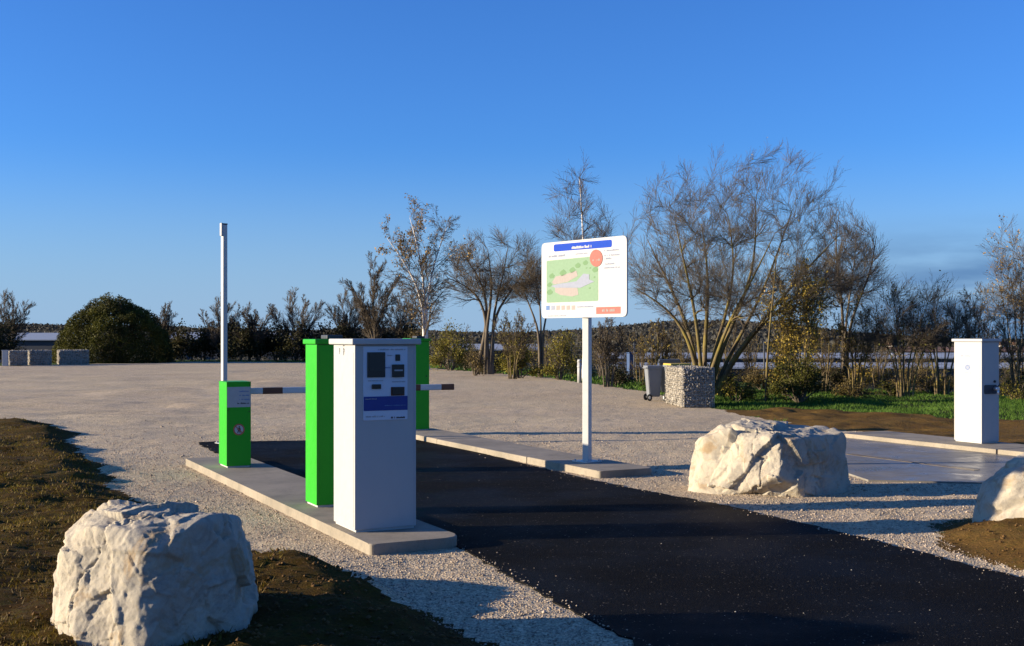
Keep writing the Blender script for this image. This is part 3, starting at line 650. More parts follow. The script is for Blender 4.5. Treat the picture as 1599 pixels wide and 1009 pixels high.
for (u, v, q_) in ((178, 640, 30), (177, 570, 24), (197, 488, 28), (303, 458, 34), (392, 432, 30), (443, 388, 28), (515, 362, 26), (607, 428, 30), (525, 412, 8), (560, 412, 8), (600, 500, 10), (556, 604, 10)):
    sprint("map_tree", [(u - q_, v + 4), (u - q_ * .4, v + q_ * .9), (u + q_ * .6, v + q_ * .6), (u + q_, v - 4), (u + q_ * .2, v - q_), (u - q_ * .6, v - q_ * .5)], 'pgreen2', 2, 0, mapp)
bal = sprint("marker_balloon", [(618 + 60 * math.cos(t), 318 + 82 * math.sin(t)) for t in [6.2832 * i / 28 for i in range(28)]], 'porange', 4)
ob = sprint("footer_bar", [(616, 852), (848, 850), (848, 782), (616, 786)], 'porange', 1)
a = sb(672, 830); b = sb(790, 826); textline(ob, a[0], b[0], a[1], 0.035, M['ptan'], 0.0248, FM(-0.062), "footer_text")
for i, u in enumerate(range(160, 420, 48)): 
    ic = sprint("icon", [(u - 17, 810), (u + 17, 808), (u + 17, 766), (u - 17, 768)], ['plight', 'pgrey', 'ptan', 'ptan', 'ptan', 'ptan'][i], 1)
for (u0, v0, u1, v1, h) in ((690, 255, 840, 240, .022), (690, 300, 840, 288, .020), (690, 333, 770, 326, .026), (700, 385, 790, 372, .022), (690, 420, 840, 408, .02), (420, 285, 540, 274, .016), (430, 790, 600, 782, .018), (155, 870, 330, 868, .014), (160, 315, 320, 300, .03)):
    a, b = sb(u0, v0), sb(u1, v1); n_ = max(2, int((b[0] - a[0]) / 0.05)); textline(pn, a[0], b[0], (a[1] + b[1]) / 2, h, M['pgrey'], 0.0232, FM(-0.062))
textline(bal, sb(585, 0)[0], sb(655, 0)[0], sb(620, 345)[1], 0.03, M['ptan'], 0.0290, FM(-0.062))

# ------------------------------------------------------------------ gabions, bins, bollard
def stone_mesh(name, P, s, rg):
    n = len(P); V = OCT[None] * (s[:, None, None] * rg.uniform(0.7, 1.3, (n, 6, 1)))
    a = rg.uniform(0, 6.28, n); ca, sa = np.cos(a)[:, None], np.sin(a)[:, None]; b = rg.uniform(0, 6.28, n); cb, sb_ = np.cos(b)[:, None], np.sin(b)[:, None]
    X, Y, Z = V[..., 0] * ca - V[..., 1] * sa, V[..., 0] * sa + V[..., 1] * ca, V[..., 2]; Y, Z = Y * cb - Z * sb_, Y * sb_ + Z * cb
    W_ = np.stack([X, Y, Z], -1) + P[:, None]; return mesh_np(name, W_.reshape(-1, 3), (OF[None] + 6 * np.arange(n)[:, None, None]).reshape(-1, 3))
GAB = {}
def gabion(label, loc, rz, w, d, h, group, st_=0.042):
    t = thing("gabion", label, "gabion", loc, rz, group)
    if (w, d, h) not in GAB:
        rg = np.random.default_rng(int(w * 100 + d * 10)); st2 = st_
        P = []
        for ax, (a, b) in enumerate(((d, h), (w, h), (w, d))):
            for sd_ in ((-1, 1) if ax < 2 else (1,)):
                na, nb = int(a / st2 / 1.25), int(b / st2 / 1.25); A, B = np.meshgrid((np.arange(na) + .5) / na, (np.arange(nb) + .5) / nb)
                A = (A.ravel() - .5) * (a - st2) + rg.normal(0, st2 * .25, A.size); B = B.ravel() * (b - st2) + st2 / 2 + rg.normal(0, st2 * .2, B.size); o = sd_ * ((w, d, h)[ax] / 2 - st2 * 0.75) + rg.normal(0, 0.008, A.size)
                if ax == 0: P.append(np.stack([o, A, B], -1))
                elif ax == 1: P.append(np.stack([A, o, B], -1))
                else: P.append(np.stack([A, B - st2 / 2 - (d - st2) / 2, o + h / 2], -1))
        P = np.concatenate(P); ms_ = stone_mesh("stone_fill", P, rg.uniform(0.8, 1.25, len(P)) * st2, rg)
        bm = bmesh.new(); wr = 0.006
        for i in range(int(w / .1) + 1):
            for sy in (-1, 1): bm_box(bm, (-w / 2 + i * w / int(w / .1), sy * (d / 2 + .004), h / 2), (wr, wr, h))
        for i in range(int(d / .1) + 1):
            for sx in (-1, 1): bm_box(bm, (sx * (w / 2 + .004), -d / 2 + i * d / int(d / .1), h / 2), (wr, wr, h))
        for i in range(int(h / .1) + 1):
            z = i * h / int(h / .1)
            for s_ in (-1, 1): bm_box(bm, (0, s_ * (d / 2 + .004), z), (w, wr, wr)); bm_box(bm, (s_ * (w / 2 + .004), 0, z), (wr, d, wr))
        GAB[(w, d, h)] = (ms_, bm_mesh("wire_basket", bm))
    box("core", (0, 0, h / 2 - 0.02), (w - 0.09, d - 0.09, h - 0.06), M['gab'], t)
    a, b = GAB[(w, d, h)]
    link("stone_fill", a, M['gab'], t, 'stuff'); link("wire_basket", b, M['wire'], t, 'stuff'); return t
gabion("stone filled gabion in front of the wheeled bins, its left end sunlit", (4.46, 29.05, 0.0), rad(5), 0.78, 1.95, 0.98, "gabions")
for i, (x0, x1, Y, lb) in enumerate(((14, 40, 70, "far gabion right beside the pale utility box, leftmost of the far three"), (45, 78, 71.5, "far gabion in the middle between two others at the left end of the gravel"),
                                     (91, 137, 73, "widest far gabion, closest to the big round bush"))):
    gabion(lb, ((x0 + x1) / 2 / 1 * Y / F - CX * Y / F, Y, -0.02), rad(30), (1.05, 1.30, 1.78)[i], 0.9, 0.95, "gabions", 0.075)
pp = thing("utility_post", "pale blue grey utility box on a post left of the far gabions", "utility box", (at(8, 560, 68)[0], 68, 0), rad(10))
box("cabinet_shell", (0, 0, 0.48), (0.30, 0.25, 0.90), M['galv'], pp, 0.02); box("cabinet_cap", (0, 0, 0.95), (0.34, 0.29, 0.05), M['galv'], pp, 0.01)
bo = thing("bollard", "short white pipe bollard at the edge of the gravel left of the sign post", "bollard", (at(905, 597, 44)[0], 44, -0.02), 0)
cyl("tube", (0, 0, 0), (0, 0, 0.80), 0.085, 0.085, M['white'], bo); cyl("cap", (0, 0, 0.80), (0, 0, 0.90), 0.10, 0.07, M['white'], bo); cyl("collar", (0, 0, 0.60), (0, 0, 0.66), 0.095, 0.095, M['galv'], bo)
def bin_(label, loc, rz, body, lid, open_=0):
    t = thing("wheeled_bin", label, "bin", loc, rz, "bins behind the gabion")
    bm = bmesh.new(); q_ = [(-.22, -.24, .12), (.22, -.24, .12), (.22, .2, .12), (-.22, .2, .12), (-.27, -.32, .95), (.27, -.32, .95), (.27, .3, .95), (-.27, .3, .95)]
    v = [bm.verts.new(c) for c in q_]
    for f in ((3, 2, 1, 0), (4, 5, 6, 7), (0, 1, 5, 4), (1, 2, 6, 5), (2, 3, 7, 6), (3, 0, 4, 7)): bm.faces.new([v[i] for i in f])
    bmesh.ops.bevel(bm, geom=bm.edges[:], offset=0.025, segments=2, affect='EDGES'); link("body", bm_mesh("body", bm), body, t)
    box("rim", (0, -0.01, 0.955), (0.60, 0.68, 0.045), body, t, 0.012); ld = box("lid", (0, 0.0, 1.0), (0.58, 0.66, 0.055), lid, t, 0.022, 3)
    cyl("handle", (-.24, .36, .96), (.24, .36, .96), 0.016, 0.016, body, t)
    for s_ in (-1, 1):
        wq = cyl("wheel", (s_ * .24, .22, .10), (s_ * .30, .22, .10), 0.10, 0.10, M['rubber'], t); cyl("wheel_hub", (s_ * .301, .22, .10), (s_ * .312, .22, .10), 0.05, 0.045, M['galv'], wq)
    cyl("axle", (-.25, .22, .10), (.25, .22, .10), .012, .012, M['wire'], t); return t
bin_("grey wheeled bin standing at the left of the gabion, wheel toward the gravel", (3.84, 31.4, 0), rad(97), M['binp'], M['binp']).scale = (.8, .66, .93)
bin_("bin with a dull yellow lid, right behind the gabion", (4.42, 30.85, 0.0), rad(10), M['binp'], M['biny'])
bin_("bin with a dark lid, rearmost behind the gabion", (4.40, 32.3, 0.08), rad(-5), M['bind'], M['bind'])
bb = thing("storage_tub", "upright blue plastic tub beyond the fence right of the sign post", "tub", (at(985, 547, 46)[0], 46, float(ground_h(np.array([4.7]), np.array([46.0]))[0])), rad(20))
box("tub_body", (0, 0, 0.6), (0.26, 0.26, 1.1), M['bluebox'], bb, 0.05, 3); box("tub_lid", (0, 0, 1.17), (0.29, 0.29, 0.05), M['bluebox'], bb, 0.02)

# ------------------------------------------------------------------ fence, sheds, houses
def zg(x, y): return float(ground_h(np.array([float(x)]), np.array([float(y)]))[0])
fn = thing("wire_fence", "thin green wire fence running behind the bare trees", "fence", (0, 0, 0))
pts = [(1.2, 60), (3.2, 50), (6.5, 41.5), (11, 38.5), (17, 37.5), (24, 37)]
bm = bmesh.new(); acc = []
for (a, b) in zip(pts[:-1], pts[1:]):
    L_ = math.hypot(b[0] - a[0], b[1] - a[1]); n_ = max(1, round(L_ / 2.5))
    for i in range(n_): acc.append((a[0] + (b[0] - a[0]) * i / n_, a[1] + (b[1] - a[1]) * i / n_))
acc.append(pts[-1])
for i, (x_, y_) in enumerate(acc):
    z_ = zg(x_, y_); cyl("fence_post", (x_, y_, z_ - .2), (x_, y_, z_ + 1.55), 0.03, 0.03, M['shed'], fn, 8)
    if i + 1 < len(acc):
        x2, y2 = acc[i + 1]; z2 = zg(x2, y2)
        for k in range(9):
            f = 0.05 + k * 0.18; a_ = Vector((x_, y_, z_ + f)); b_ = Vector((x2, y2, z2 + f)); r_ = bmesh.ops.create_cube(bm, size=1)
            qm = (b_ - a_).to_track_quat('X', 'Z').to_matrix().to_4x4(); qm.translation = (a_ + b_) / 2
            bmesh.ops.transform(bm, matrix=qm @ Matrix.Diagonal(((b_ - a_).length, .005, .005, 1)), verts=r_['verts'])
        for k in range(1, 20):
            t = k / 20; bm_box(bm, (x_ + (x2 - x_) * t, y_ + (y2 - y_) * t, z_ + (z2 - z_) * t + .78), (.004, .004, 1.45))
link("wire_mesh", bm_mesh("wire_mesh", bm), M['shed'], fn, 'stuff')

def shed(label, px0, px1, Y, topy, w, rz=0.0, hwall=2.2, group="long low sheds", rmat='roof'):
    x0, x1 = (px0 - CX) / F * Y, (px1 - CX) / F * Y; cx_ = (x0 + x1) / 2; L_ = x1 - x0; zr = EYE + (HY - topy) / F * Y
    t = thing("long_shed", label, "shed", (cx_, Y + w / 2, zg(cx_, Y)), rz, group); z0_ = t.location.z; top = zr - z0_; eave = top - w * 0.095
    prism("wall", [(-w / 2, -1), (w / 2, -1), (w / 2, eave - .02), (0, top - .05), (-w / 2, eave - .02)], -L_ / 2, L_ / 2, M['shed'], t, 0, Matrix(((0, 0, 1, 0), (1, 0, 0, 0), (0, 1, 0, 0), (0, 0, 0, 1))))
    for s_ in (-1, 1):
        n_ = max(2, int(L_ / 6))
        bm = bmesh.new()
        p = [(-L_ / 2 - .3, s_ * (w / 2 + .3), eave - .08), (L_ / 2 + .3, s_ * (w / 2 + .3), eave - .08), (L_ / 2 + .3, 0, top), (-L_ / 2 - .3, 0, top)]
        v = [bm.verts.new(c) for c in p] + [bm.verts.new((c[0], c[1], c[2] + .1)) for c in p]
        for f in ((0, 1, 2, 3), (4, 5, 6, 7), (0, 1, 5, 4), (1, 2, 6, 5), (2, 3, 7, 6), (3, 0, 4, 7)): bm.faces.new([v[i] for i in f])
        rf = link("roof_slope", bm_mesh("roof_slope", bm), M[rmat], t)
        bmr = bmesh.new()
        for i in range(n_ + 1):
            x_ = -L_ / 2 + i * L_ / n_; vv = [bmr.verts.new((x_ + dx, yy, zz + dz)) for dx in (-.06, .06) for (yy, zz) in ((s_ * (w / 2 + .3), eave + .02), (0, top + .1)) for dz in (0, .03)]
            bmesh.ops.convex_hull(bmr, input=vv)
        link("roof_rib", bm_mesh("roof_rib", bmr), M[rmat], rf, 'stuff')
    for i in range(int(L_ / 9)): box("window", (-L_ / 2 + 4.5 + i * 9, -w / 2 - .02, eave * 0.55), (3.2, 0.06, 0.9), M['shedw'], t)
    return t
shed("long low shed with pale roof at far left behind the gabions", -60, 104, 125, 521, 7)
shed("low pale roofed shed showing between the round bush and the mast", 262, 345, 130, 520, 7)
shed("low shed just showing through the hedge right of the mast", 400, 470, 130, 521, 7)
shed("shed with blue grey roof behind the bare tree left of the sign", 705, 870, 100, 539, 4)
shed("nearest long shed with blue grey roof stretching behind the trees right of the sign post", 968, 1850, 76, 569, 2.2)
shed("second long shed, its roof showing just above the nearest one", 940, 1860, 100, 553, 3.4)
shed("farthest grey shed at right below the horizon", 1400, 1820, 150, 543, 5, rmat='tile')
for i, (px, wd, lb) in enumerate(((1570, 10, "tiny cream house on the horizon right of the white pillar"), (1395, 8, "tiny cream house far off between the bare shrubs"), (1585, 7, "smaller cream house next to the frame edge on the horizon"))):
    Y = 330.0; x_ = (px - CX) / F * Y; t = thing("house", lb, "house", (x_, Y, zg(x_, Y)), rad(15 + 20 * i), "far houses")
    w_ = wd / F * Y * 1.6; box("wall", (0, 0, 1.0), (w_ * 1.6, w_, 3.0), M['house'], t)
    bm = bmesh.new(); vv = [bm.verts.new(c) for c in ((-w_ * .85, -w_ * .55, 2.5), (w_ * .85, -w_ * .55, 2.5), (w_ * .85, w_ * .55, 2.5), (-w_ * .85, w_ * .55, 2.5), (-w_ * .85, 0, 3.7), (w_ * .85, 0, 3.7))]
    bmesh.ops.convex_hull(bm, input=vv); link("roof", bm_mesh("roof", bm), M['tile'], t)
    for s_ in (-.4, 0, .4): box("window", (s_ * w_ * 1.3, -w_ / 2 - .02, 1.3), (.7, .05, 1.0), M['shedw'], t)

# ------------------------------------------------------------------ trees
def nrm(v): return v / np.maximum(np.linalg.norm(v, axis=-1, keepdims=True), 1e-9)
def tubes(P, R, k):
    N, n, _ = P.shape; T = nrm(np.gradient(P, axis=1)); ref = np.where(np.abs(T[:, :1, 2:3]) > 0.9, np.array([1.0, 0, 0]), np.array([0, 0, 1.0]))
    U = nrm(np.cross(T, ref)); V = np.cross(T, U); a = 2 * math.pi * np.arange(k) / k
    X = P[:, :, None] + R[:, :, None, None] * (np.cos(a)[:, None] * U[:, :, None] + np.sin(a)[:, None] * V[:, :, None])
    b = (np.arange(N) * n * k)[:, None, None] + (np.arange(n - 1) * k)[None, :, None] + np.arange(k)[None, None]
    b2 = (np.arange(N) * n * k)[:, None, None] + (np.arange(n - 1) * k)[None, :, None] + ((np.arange(k) + 1) % k)[None, None]
    return X.reshape(-1, 3), np.stack([b, b2, b2 + k, b + k], -1).reshape(-1, 4)
def tube_mesh(name, lst):
    Vs, Fs, o = [], [], 0
    for P, R, k in lst:
        v, f = tubes(P, R, k); Vs.append(v); Fs.append(f + o); o += len(v)
    return mesh_np(name, np.concatenate(Vs), np.concatenate(Fs), True)
def spawn(P, R, n, t0, t1, ang, ratio, npts, curl, up, rg, rmul=0.6, lfall=0.5, fixed=None, rtip=0.25):
    N, m, _ = P.shape; plen = np.linalg.norm(np.diff(P, axis=1), axis=2).sum(1)
    t = t0 + (t1 - t0) * ((np.arange(n)[None] + rg.uniform(0, 1, (N, n))) / n); f = t * (m - 1); i = np.minimum(f.astype(int), m - 2); u = (f - i)[..., None]
    idx = np.arange(N)[:, None]; B = P[idx, i] * (1 - u) + P[idx, i + 1] * u; T = nrm(P[idx, i + 1] - P[idx, i]); r0 = (R[idx, i] * (1 - u[..., 0]) + R[idx, i + 1] * u[..., 0]) * rmul
    pr = nrm(np.cross(T, rg.normal(size=T.shape))); A = ang * rg.uniform(0.6, 1.35, (N, n))[..., None]; d = nrm(np.cos(A) * T + np.sin(A) * pr + np.array([0, 0, up * 0.6]))
    L_ = (fixed if fixed else ratio * plen[:, None]) * (1 - lfall * t) * rg.uniform(0.6, 1.25, (N, n))
    B, d, L_, r0 = B.reshape(-1, 3), d.reshape(-1, 3), L_.reshape(-1), r0.reshape(-1); out = [B]; p = B
    for j in range(npts - 1):
        d = nrm(d + rg.normal(0, curl, d.shape) + np.array([0, 0, up])); p = p + d * (L_ / (npts - 1))[:, None]; out.append(p)
    Q = np.stack(out, 1); return Q, r0[:, None] * np.linspace(1, rtip, npts)[None]
def resamp(pts, n):
    pts = np.array(pts, float); d = np.r_[0, np.cumsum(np.linalg.norm(np.diff(pts, axis=0), axis=1))]; s_ = np.linspace(0, d[-1], n)
    q_ = np.stack([np.interp(s_, d, pts[:, k]) for k in range(3)], 1)
    for _ in range(2): q_[1:-1] = (q_[:-2] + 2 * q_[1:-1] + q_[2:]) / 4
    return q_
def leaves(name, P, size, mat, parent, rg, jit=0.1, **k):
    n = len(P); c = P + rg.normal(0, jit, P.shape); a = nrm(rg.normal(size=(n, 3))); b = nrm(np.cross(a, rg.normal(size=(n, 3)))); s_ = (size * rg.uniform(0.5, 1.3, n))[:, None]
    V = np.stack([c - a * s_ * .5, c + b * s_ * .32, c + a * s_ * .5, c - b * s_ * .32], 1).reshape(-1, 3)
    return link(name, mesh_np(name, V, np.arange(4 * n).reshape(-1, 4)), mat, parent, 'stuff', **k)
def pick(P, n, rg, t0=0.2):
    i = rg.integers(0, len(P), n); f = rg.uniform(t0, 0.999, n) * (P.shape[1] - 1); j = f.astype(int); u = (f - j)[:, None]; return P[i, j] * (1 - u) + P[i, j + 1] * u

def tree(name, label, cat, stems, Y, r0, seed, lv, bark='barkd', twig='twig', leaf=None, group="bare trees behind the gravel", depth=1.0, tipr=0.12, base=None, shr=1.0, crown=None):
    """stems: pixel polylines at distance Y; lv: list of (n, t0, t1, angle, ratio, npts, curl, up, sides)"""
    rg = np.random.default_rng(seed); P = []
    for s_ in stems:
        s_ = [(s_[0][0] + (q[0] - s_[0][0]) * (shr + 1.06) / 2, s_[0][1] + (q[1] - s_[0][1]) * shr) for q in s_] if shr != 1 else s_
        n = len(s_); dz = rg.uniform(-1, 1) * depth
        P.append(resamp([at(px, py, Y + dz * (i / (n - 1)) ** 1.2) for i, (px, py) in enumerate(s_)], 12))
    P = np.stack(P); b0 = P[:, 0].mean(0); b = np.array([b0[0], Y, zg(b0[0], Y) - .05]) if base is None else base
    low = P[:, 0].copy(); 
    for i in range(len(P)):                                     # root every stem in the ground
        P[i, 0, 2] = b[2]; P[i, 0, 0] = b[0] + (low[i, 0] - b0[0]); P[i] = resamp(P[i], 12)
    P = P - b; R = (r0 * rg.uniform(0.75, 1.1, len(P)))[:, None] * np.linspace(1, tipr, 12)[None] ** 0.9
    R[:, 0] *= 1.25
    t = thing(name, label, cat, tuple(b), 0, group)
    for i in range(len(P)):
        link("trunk" if len(P) == 1 else "stem", tube_mesh("trunk", [(P[i:i + 1], R[i:i + 1], 9)]), M[bark], t)
    cp, cr = P, R; lists = []
    if crown:                                                    # fill a lumpy dome with limbs that reach for scattered tips
        ccx, hw, tpx, zpx, nt, dr, tw1, tw2 = crown
        c0 = at(ccx, zpx, Y) - b; hx = hw / F * Y; up = (zpx - tpx) / F * Y; dn = min(c0[2] * .5, up * .45)
        u = nrm(rg.normal(size=(nt, 3))); rr = rg.uniform(0.05, 1, nt) ** 0.42 * (0.94 + 0.16 * vnoise(u * 2.2, seed))
        T = c0 + u * np.stack([np.full(nt, hx), np.full(nt, hx * dr), np.where(u[:, 2] > 0, up, dn)], 1) * rr[:, None]
        T = T[np.argsort(np.linalg.norm(T - np.array([0, 0, c0[2] * .3]), axis=1))]
        NP = [P[:, 3:].reshape(-1, 3)]; NT = [nrm(np.gradient(P, axis=1))[:, 3:].reshape(-1, 3)]; NR = [R[:, 3:].reshape(-1)]; Bs, Rs = [], []
        for q in T:
            A = np.concatenate(NP); B = np.concatenate(NT); D = np.concatenate(NR); v = q - A; L_ = np.linalg.norm(v, axis=1) + 1e-6; cs = (v * B).sum(1) / L_
            cost = L_ * (1 + 1.6 * (1 - cs)) + 3.0 * (v[:, 2] < 0) + 0.25 * np.linalg.norm(A - c0 * np.array([1, 1, .5]), axis=1) * 0; k = int(np.argmin(cost)); L0 = L_[k]
            t_ = np.linspace(0, 1, 8)[:, None]; m0 = B[k] * L0 * .9; m1 = nrm(nrm(v[k]) + np.array([0, 0, .55])) * L0 * .9
            cu = (2 * t_ ** 3 - 3 * t_ ** 2 + 1) * A[k] + (t_ ** 3 - 2 * t_ ** 2 + t_) * m0 + (-2 * t_ ** 3 + 3 * t_ ** 2) * q + (t_ ** 3 - t_ ** 2) * m1
            cu[1:-1] += rg.normal(0, .012 * L0, (6, 3)); r_ = min(D[k] * .80, .015 + .018 * L0); ra = r_ * np.linspace(1, .45, 8)
            Bs.append(cu); Rs.append(ra); g_ = nrm(np.gradient(cu, axis=0)); NP.append(cu[3:]); NT.append(g_[3:]); NR.append(ra[3:])
        cp, cr = np.stack(Bs), np.maximum(np.stack(Rs), TWR * Y); lists = [(cp, cr, 4), (cp[:1], cr[:1], 3)]
        for (n_, fx, k3) in ((tw1, .62 * Y / 34 if Y < 45 else .62 * Y / 40, 4), (tw2, .30 * Y / 34 if Y < 45 else .30 * Y / 40, 3)):
            cp, cr = spawn(cp, cr, n_, .12, 1, .46, 1, k3, .07, .03, rg, rmul=.6, lfall=.25, fixed=fx); cr = np.maximum(cr, TWR * Y); lists.append((cp, cr, 3))
        lv = []
    for li, (n, t0, t1, ang, ratio, npts, curl, up, k) in enumerate(lv):
        cp, cr = spawn(cp, cr, n, t0, t1, ang, ratio, npts, curl, up, rg, rmul=(0.66 if lv[0][4] >= .5 else 0.50) if li == 0 else 0.62); cr = np.maximum(cr, TWR * Y); lists.append((cp, cr, k)); 
    link("branches", tube_mesh("branches", lists[:2]), M[bark if bark != 'birch' else 'twigd'], t, 'stuff')
    if len(lists) > 2: link("twigs", tube_mesh("twigs", lists[2:]), M[twig], t, 'stuff')
    if leaf:
        for (mt, n, size, cond) in leaf:
            q_ = pick(cp, n, rg)
            if cond is not None: q_ = q_[cond(q_)]
            leaves("foliage", q_, size, M[mt], t, rg)
    return t
TWR = 0.000080
S1 = [(7, .28, .98, .55, .42, 8, .10, .07, 5), (6, .2, .98, .55, .50, 6, .12, .10, 4), (6, .15, 1, .5, .50, 4, .14, .08, 3), (4, .2, 1, .5, .55, 3, .15, .05, 3)]

big = [[(1092, 610), (1085, 545), (1070, 490), (1040, 440), (985, 402)], [(1093, 610), (1086, 530), (1064, 450), (1035, 380), (1003, 300)], [(1097, 610), (1092, 510), (1080, 420), (1062, 330), (1050, 262)],
       [(1100, 610), (1100, 500), (1108, 420), (1105, 340), (1095, 270)], [(1102, 610), (1118, 520), (1142, 440), (1155, 350), (1140, 250)], [(1108, 610), (1130, 510), (1168, 430), (1190, 330), (1187, 225)],
       [(1112, 610), (1150, 515), (1185, 450), (1218, 350), (1250, 238)], [(1115, 610), (1158, 520), (1222, 435), (1280, 350), (1332, 288)], [(1117, 610), (1160, 525), (1220, 440), (1280, 400), (1348, 370)], [(1099, 610), (1122, 540), (1135, 480), (1175, 400), (1220, 290)]]
tree("tree", "large bare tree fanning into many stems behind the gabion and bins", "tree", big, 34, 0.085, 1,
     [(5, .28, .80, .44, .50, 10, .045, .022, 5), (11, .12, .97, .46, .36, 7, .05, .025, 4), (9, .10, .98, .46, .48, 5, .06, .02, 3), (8, .10, 1, .46, .60, 3, .08, .01, 3)], 'bark', 'twig', [('lyel', 220, .06, None)], depth=1.8, shr=.76, crown=(1163, 208, 206, 420, 500, .72, 9, 5))
tree("tree", "slim bare tree right of the large fanning tree, with upright branches", "tree", [[(1316, 600), (1318, 520), (1325, 440), (1335, 380), (1340, 300)], [(1320, 520), (1345, 450), (1365, 400), (1372, 330)], [(1318, 500), (1310, 420), (1300, 350), (1310, 290)]], 38, 0.07, 2,
     [(18, .2, .97, .42, .36, 8, .05, .04, 4), (8, .12, .98, .42, .48, 5, .06, .03, 3), (7, .12, 1, .42, .6, 4, .07, .02, 3), (3, .15, 1, .4, .7, 3, .1, .02, 3)], 'barkd', 'twigd', depth=.8, shr=.8, crown=(1325, 54, 306, 430, 120, .9, 8, 5))
tree("tree", "thin pale leaning trunk standing alone right of the large tree", "tree", [[(1196, 612), (1198, 560), (1203, 500), (1210, 440), (1212, 400)]], 31, 0.045, 3,
     [(6, .55, .98, .5, .30, 6, .10, .08, 4), (4, .2, .98, .5, .5, 4, .12, .10, 3), (4, .2, 1, .5, .5, 3, .12, .1, 3)], 'bark', 'twig', [('lor', 60, .06, None)], tipr=.35)
tree("birch_tree", "birch crown rising above the information board", "tree", [[(912, 600), (914, 480), (912, 400), (909, 330), (905, 280)]], 46, 0.10, 4,
     [(60, .20, .95, .80, .26, 7, .05, .02, 3), (7, .15, .98, .55, .5, 5, .07, -.01, 3), (6, .15, 1, .5, .6, 4, .08, -.03, 3), (3, .15, 1, .45, .7, 3, .1, -.05, 3)], 'birch', 'twigd', depth=.3, crown=(907, 52, 258, 365, 90, .9, 6, 4))
tree("birch_tree", "birch with white trunk and a few golden leaves behind the payment kiosk", "tree", [[(668, 560), (665, 500), (662, 440), (655, 390), (640, 340)], [(664, 470), (676, 420), (690, 370), (700, 350)], [(664, 480), (645, 430), (615, 385), (605, 372)]], 62, 0.12, 5,
     [(20, .22, .95, .65, .32, 7, .06, .0, 3), (8, .12, .98, .55, .5, 5, .07, -.04, 3), (7, .12, 1, .5, .6, 4, .08, -.09, 3), (3, .15, 1, .4, .8, 3, .1, -.1, 3)], 'birch', 'twig',
     [('lor', 3400, .125, lambda q: (q[:, 2] > 5.6) & (q[:, 0] < 0.2)), ('lor', 500, .10, None)], depth=.6)
tree("tree", "bare tree with forked dark trunk between the birch and the information board", "tree", [[(745, 572), (757, 520), (765, 480), (760, 420), (735, 370), (718, 350)], [(757, 520), (767, 470), (770, 420), (762, 360)], [(765, 500), (790, 460), (820, 410), (838, 385)], [(762, 500), (745, 445), (705, 420), (695, 418)], [(768, 490), (785, 430), (795, 360)]], 54, 0.12, 6,
     [(14, .22, .97, .55, .36, 7, .06, .02, 4), (8, .12, .98, .5, .5, 5, .07, .02, 3), (7, .12, 1, .5, .6, 4, .08, .01, 3), (4, .15, 1, .45, .7, 3, .1, .01, 3)], 'barkd', 'twigd', [('lor', 1800, .12, lambda q: (q[:, 0] < -0.6) & (q[:, 2] > 5.4))], depth=1.2, shr=.8, crown=(768, 80, 356, 440, 150, .9, 8, 5))
tree("tree", "bare tree partly hidden by the left edge of the information board", "tree", [[(842, 580), (846, 500), (842, 440), (835, 390)], [(846, 520), (860, 460), (872, 410)], [(844, 520), (826, 470), (812, 430)]], 50, 0.08, 7,
     [(14, .2, .97, .5, .38, 6, .06, .03, 4), (8, .12, .98, .5, .5, 5, .07, .02, 3), (7, .12, 1, .5, .6, 3, .08, .01, 3), (3, .15, 1, .45, .7, 3, .1, .01, 3)], 'barkd', 'twigd', shr=.85, crown=(842, 42, 392, 450, 80, .9, 8, 5))
tree("tree", "dark slender bare tree above the near green cabinet", "tree", [[(584, 560), (583, 500), (582, 460), (586, 425)], [(583, 520), (565, 480), (552, 450)], [(583, 520), (600, 480), (612, 450)]], 70, 0.09, 8,
     [(18, .2, .98, .42, .38, 6, .05, .04, 4), (10, .1, .98, .42, .5, 4, .07, .03, 3), (10, .1, 1, .42, .6, 3, .08, .02, 3), (3, .1, 1, .4, .6, 3, .1, .02, 3)], 'barkd', 'twigd')
for i, (px, top, w_, lb, lf) in enumerate(((345, 480, 34, "low brownish bare tree right behind the mast", None), (462, 470, 44, "spreading bare shrub tree left of the near green cabinet", None), (540, 470, 26, "small pale bare tree just left of the slender dark one", None),
                                           (12, 472, 34, "dark bare tree cut by the left edge of the photo", None), (255, 486, 12, "small round topped tree peeping over the right shoulder of the round bush", None), (390, 490, 30, "low bare tree among the hedge right of the mast", None), (628, 470, 26, "small bare tree left of the white trunked birch", None))):
    tree("tree", lb, "tree", [[(px, 560), (px + 1, 530), (px - w_ * .1, (top + 560) / 2 - 10), (px - w_ * .2, top)], [(px, 560), (px + w_ * .4, 520), (px + w_ * .8, top + 12)], [(px, 560), (px - w_ * .4, 520), (px - w_ * .85, top + 15)], [(px, 560), (px + w_ * .2, 510), (px + w_ * .3, top + 4)]], 84, 0.07, 20 + i,
         [(14, .2, .98, .45, .42, 5, .06, .03, 4), (10, .1, .98, .45, .55, 4, .08, .03, 3), (11, .1, 1, .45, .65, 3, .1, .03, 3)], 'barkd', 'twig' if i != 3 else 'twigd', group="low bare trees along the far edge")
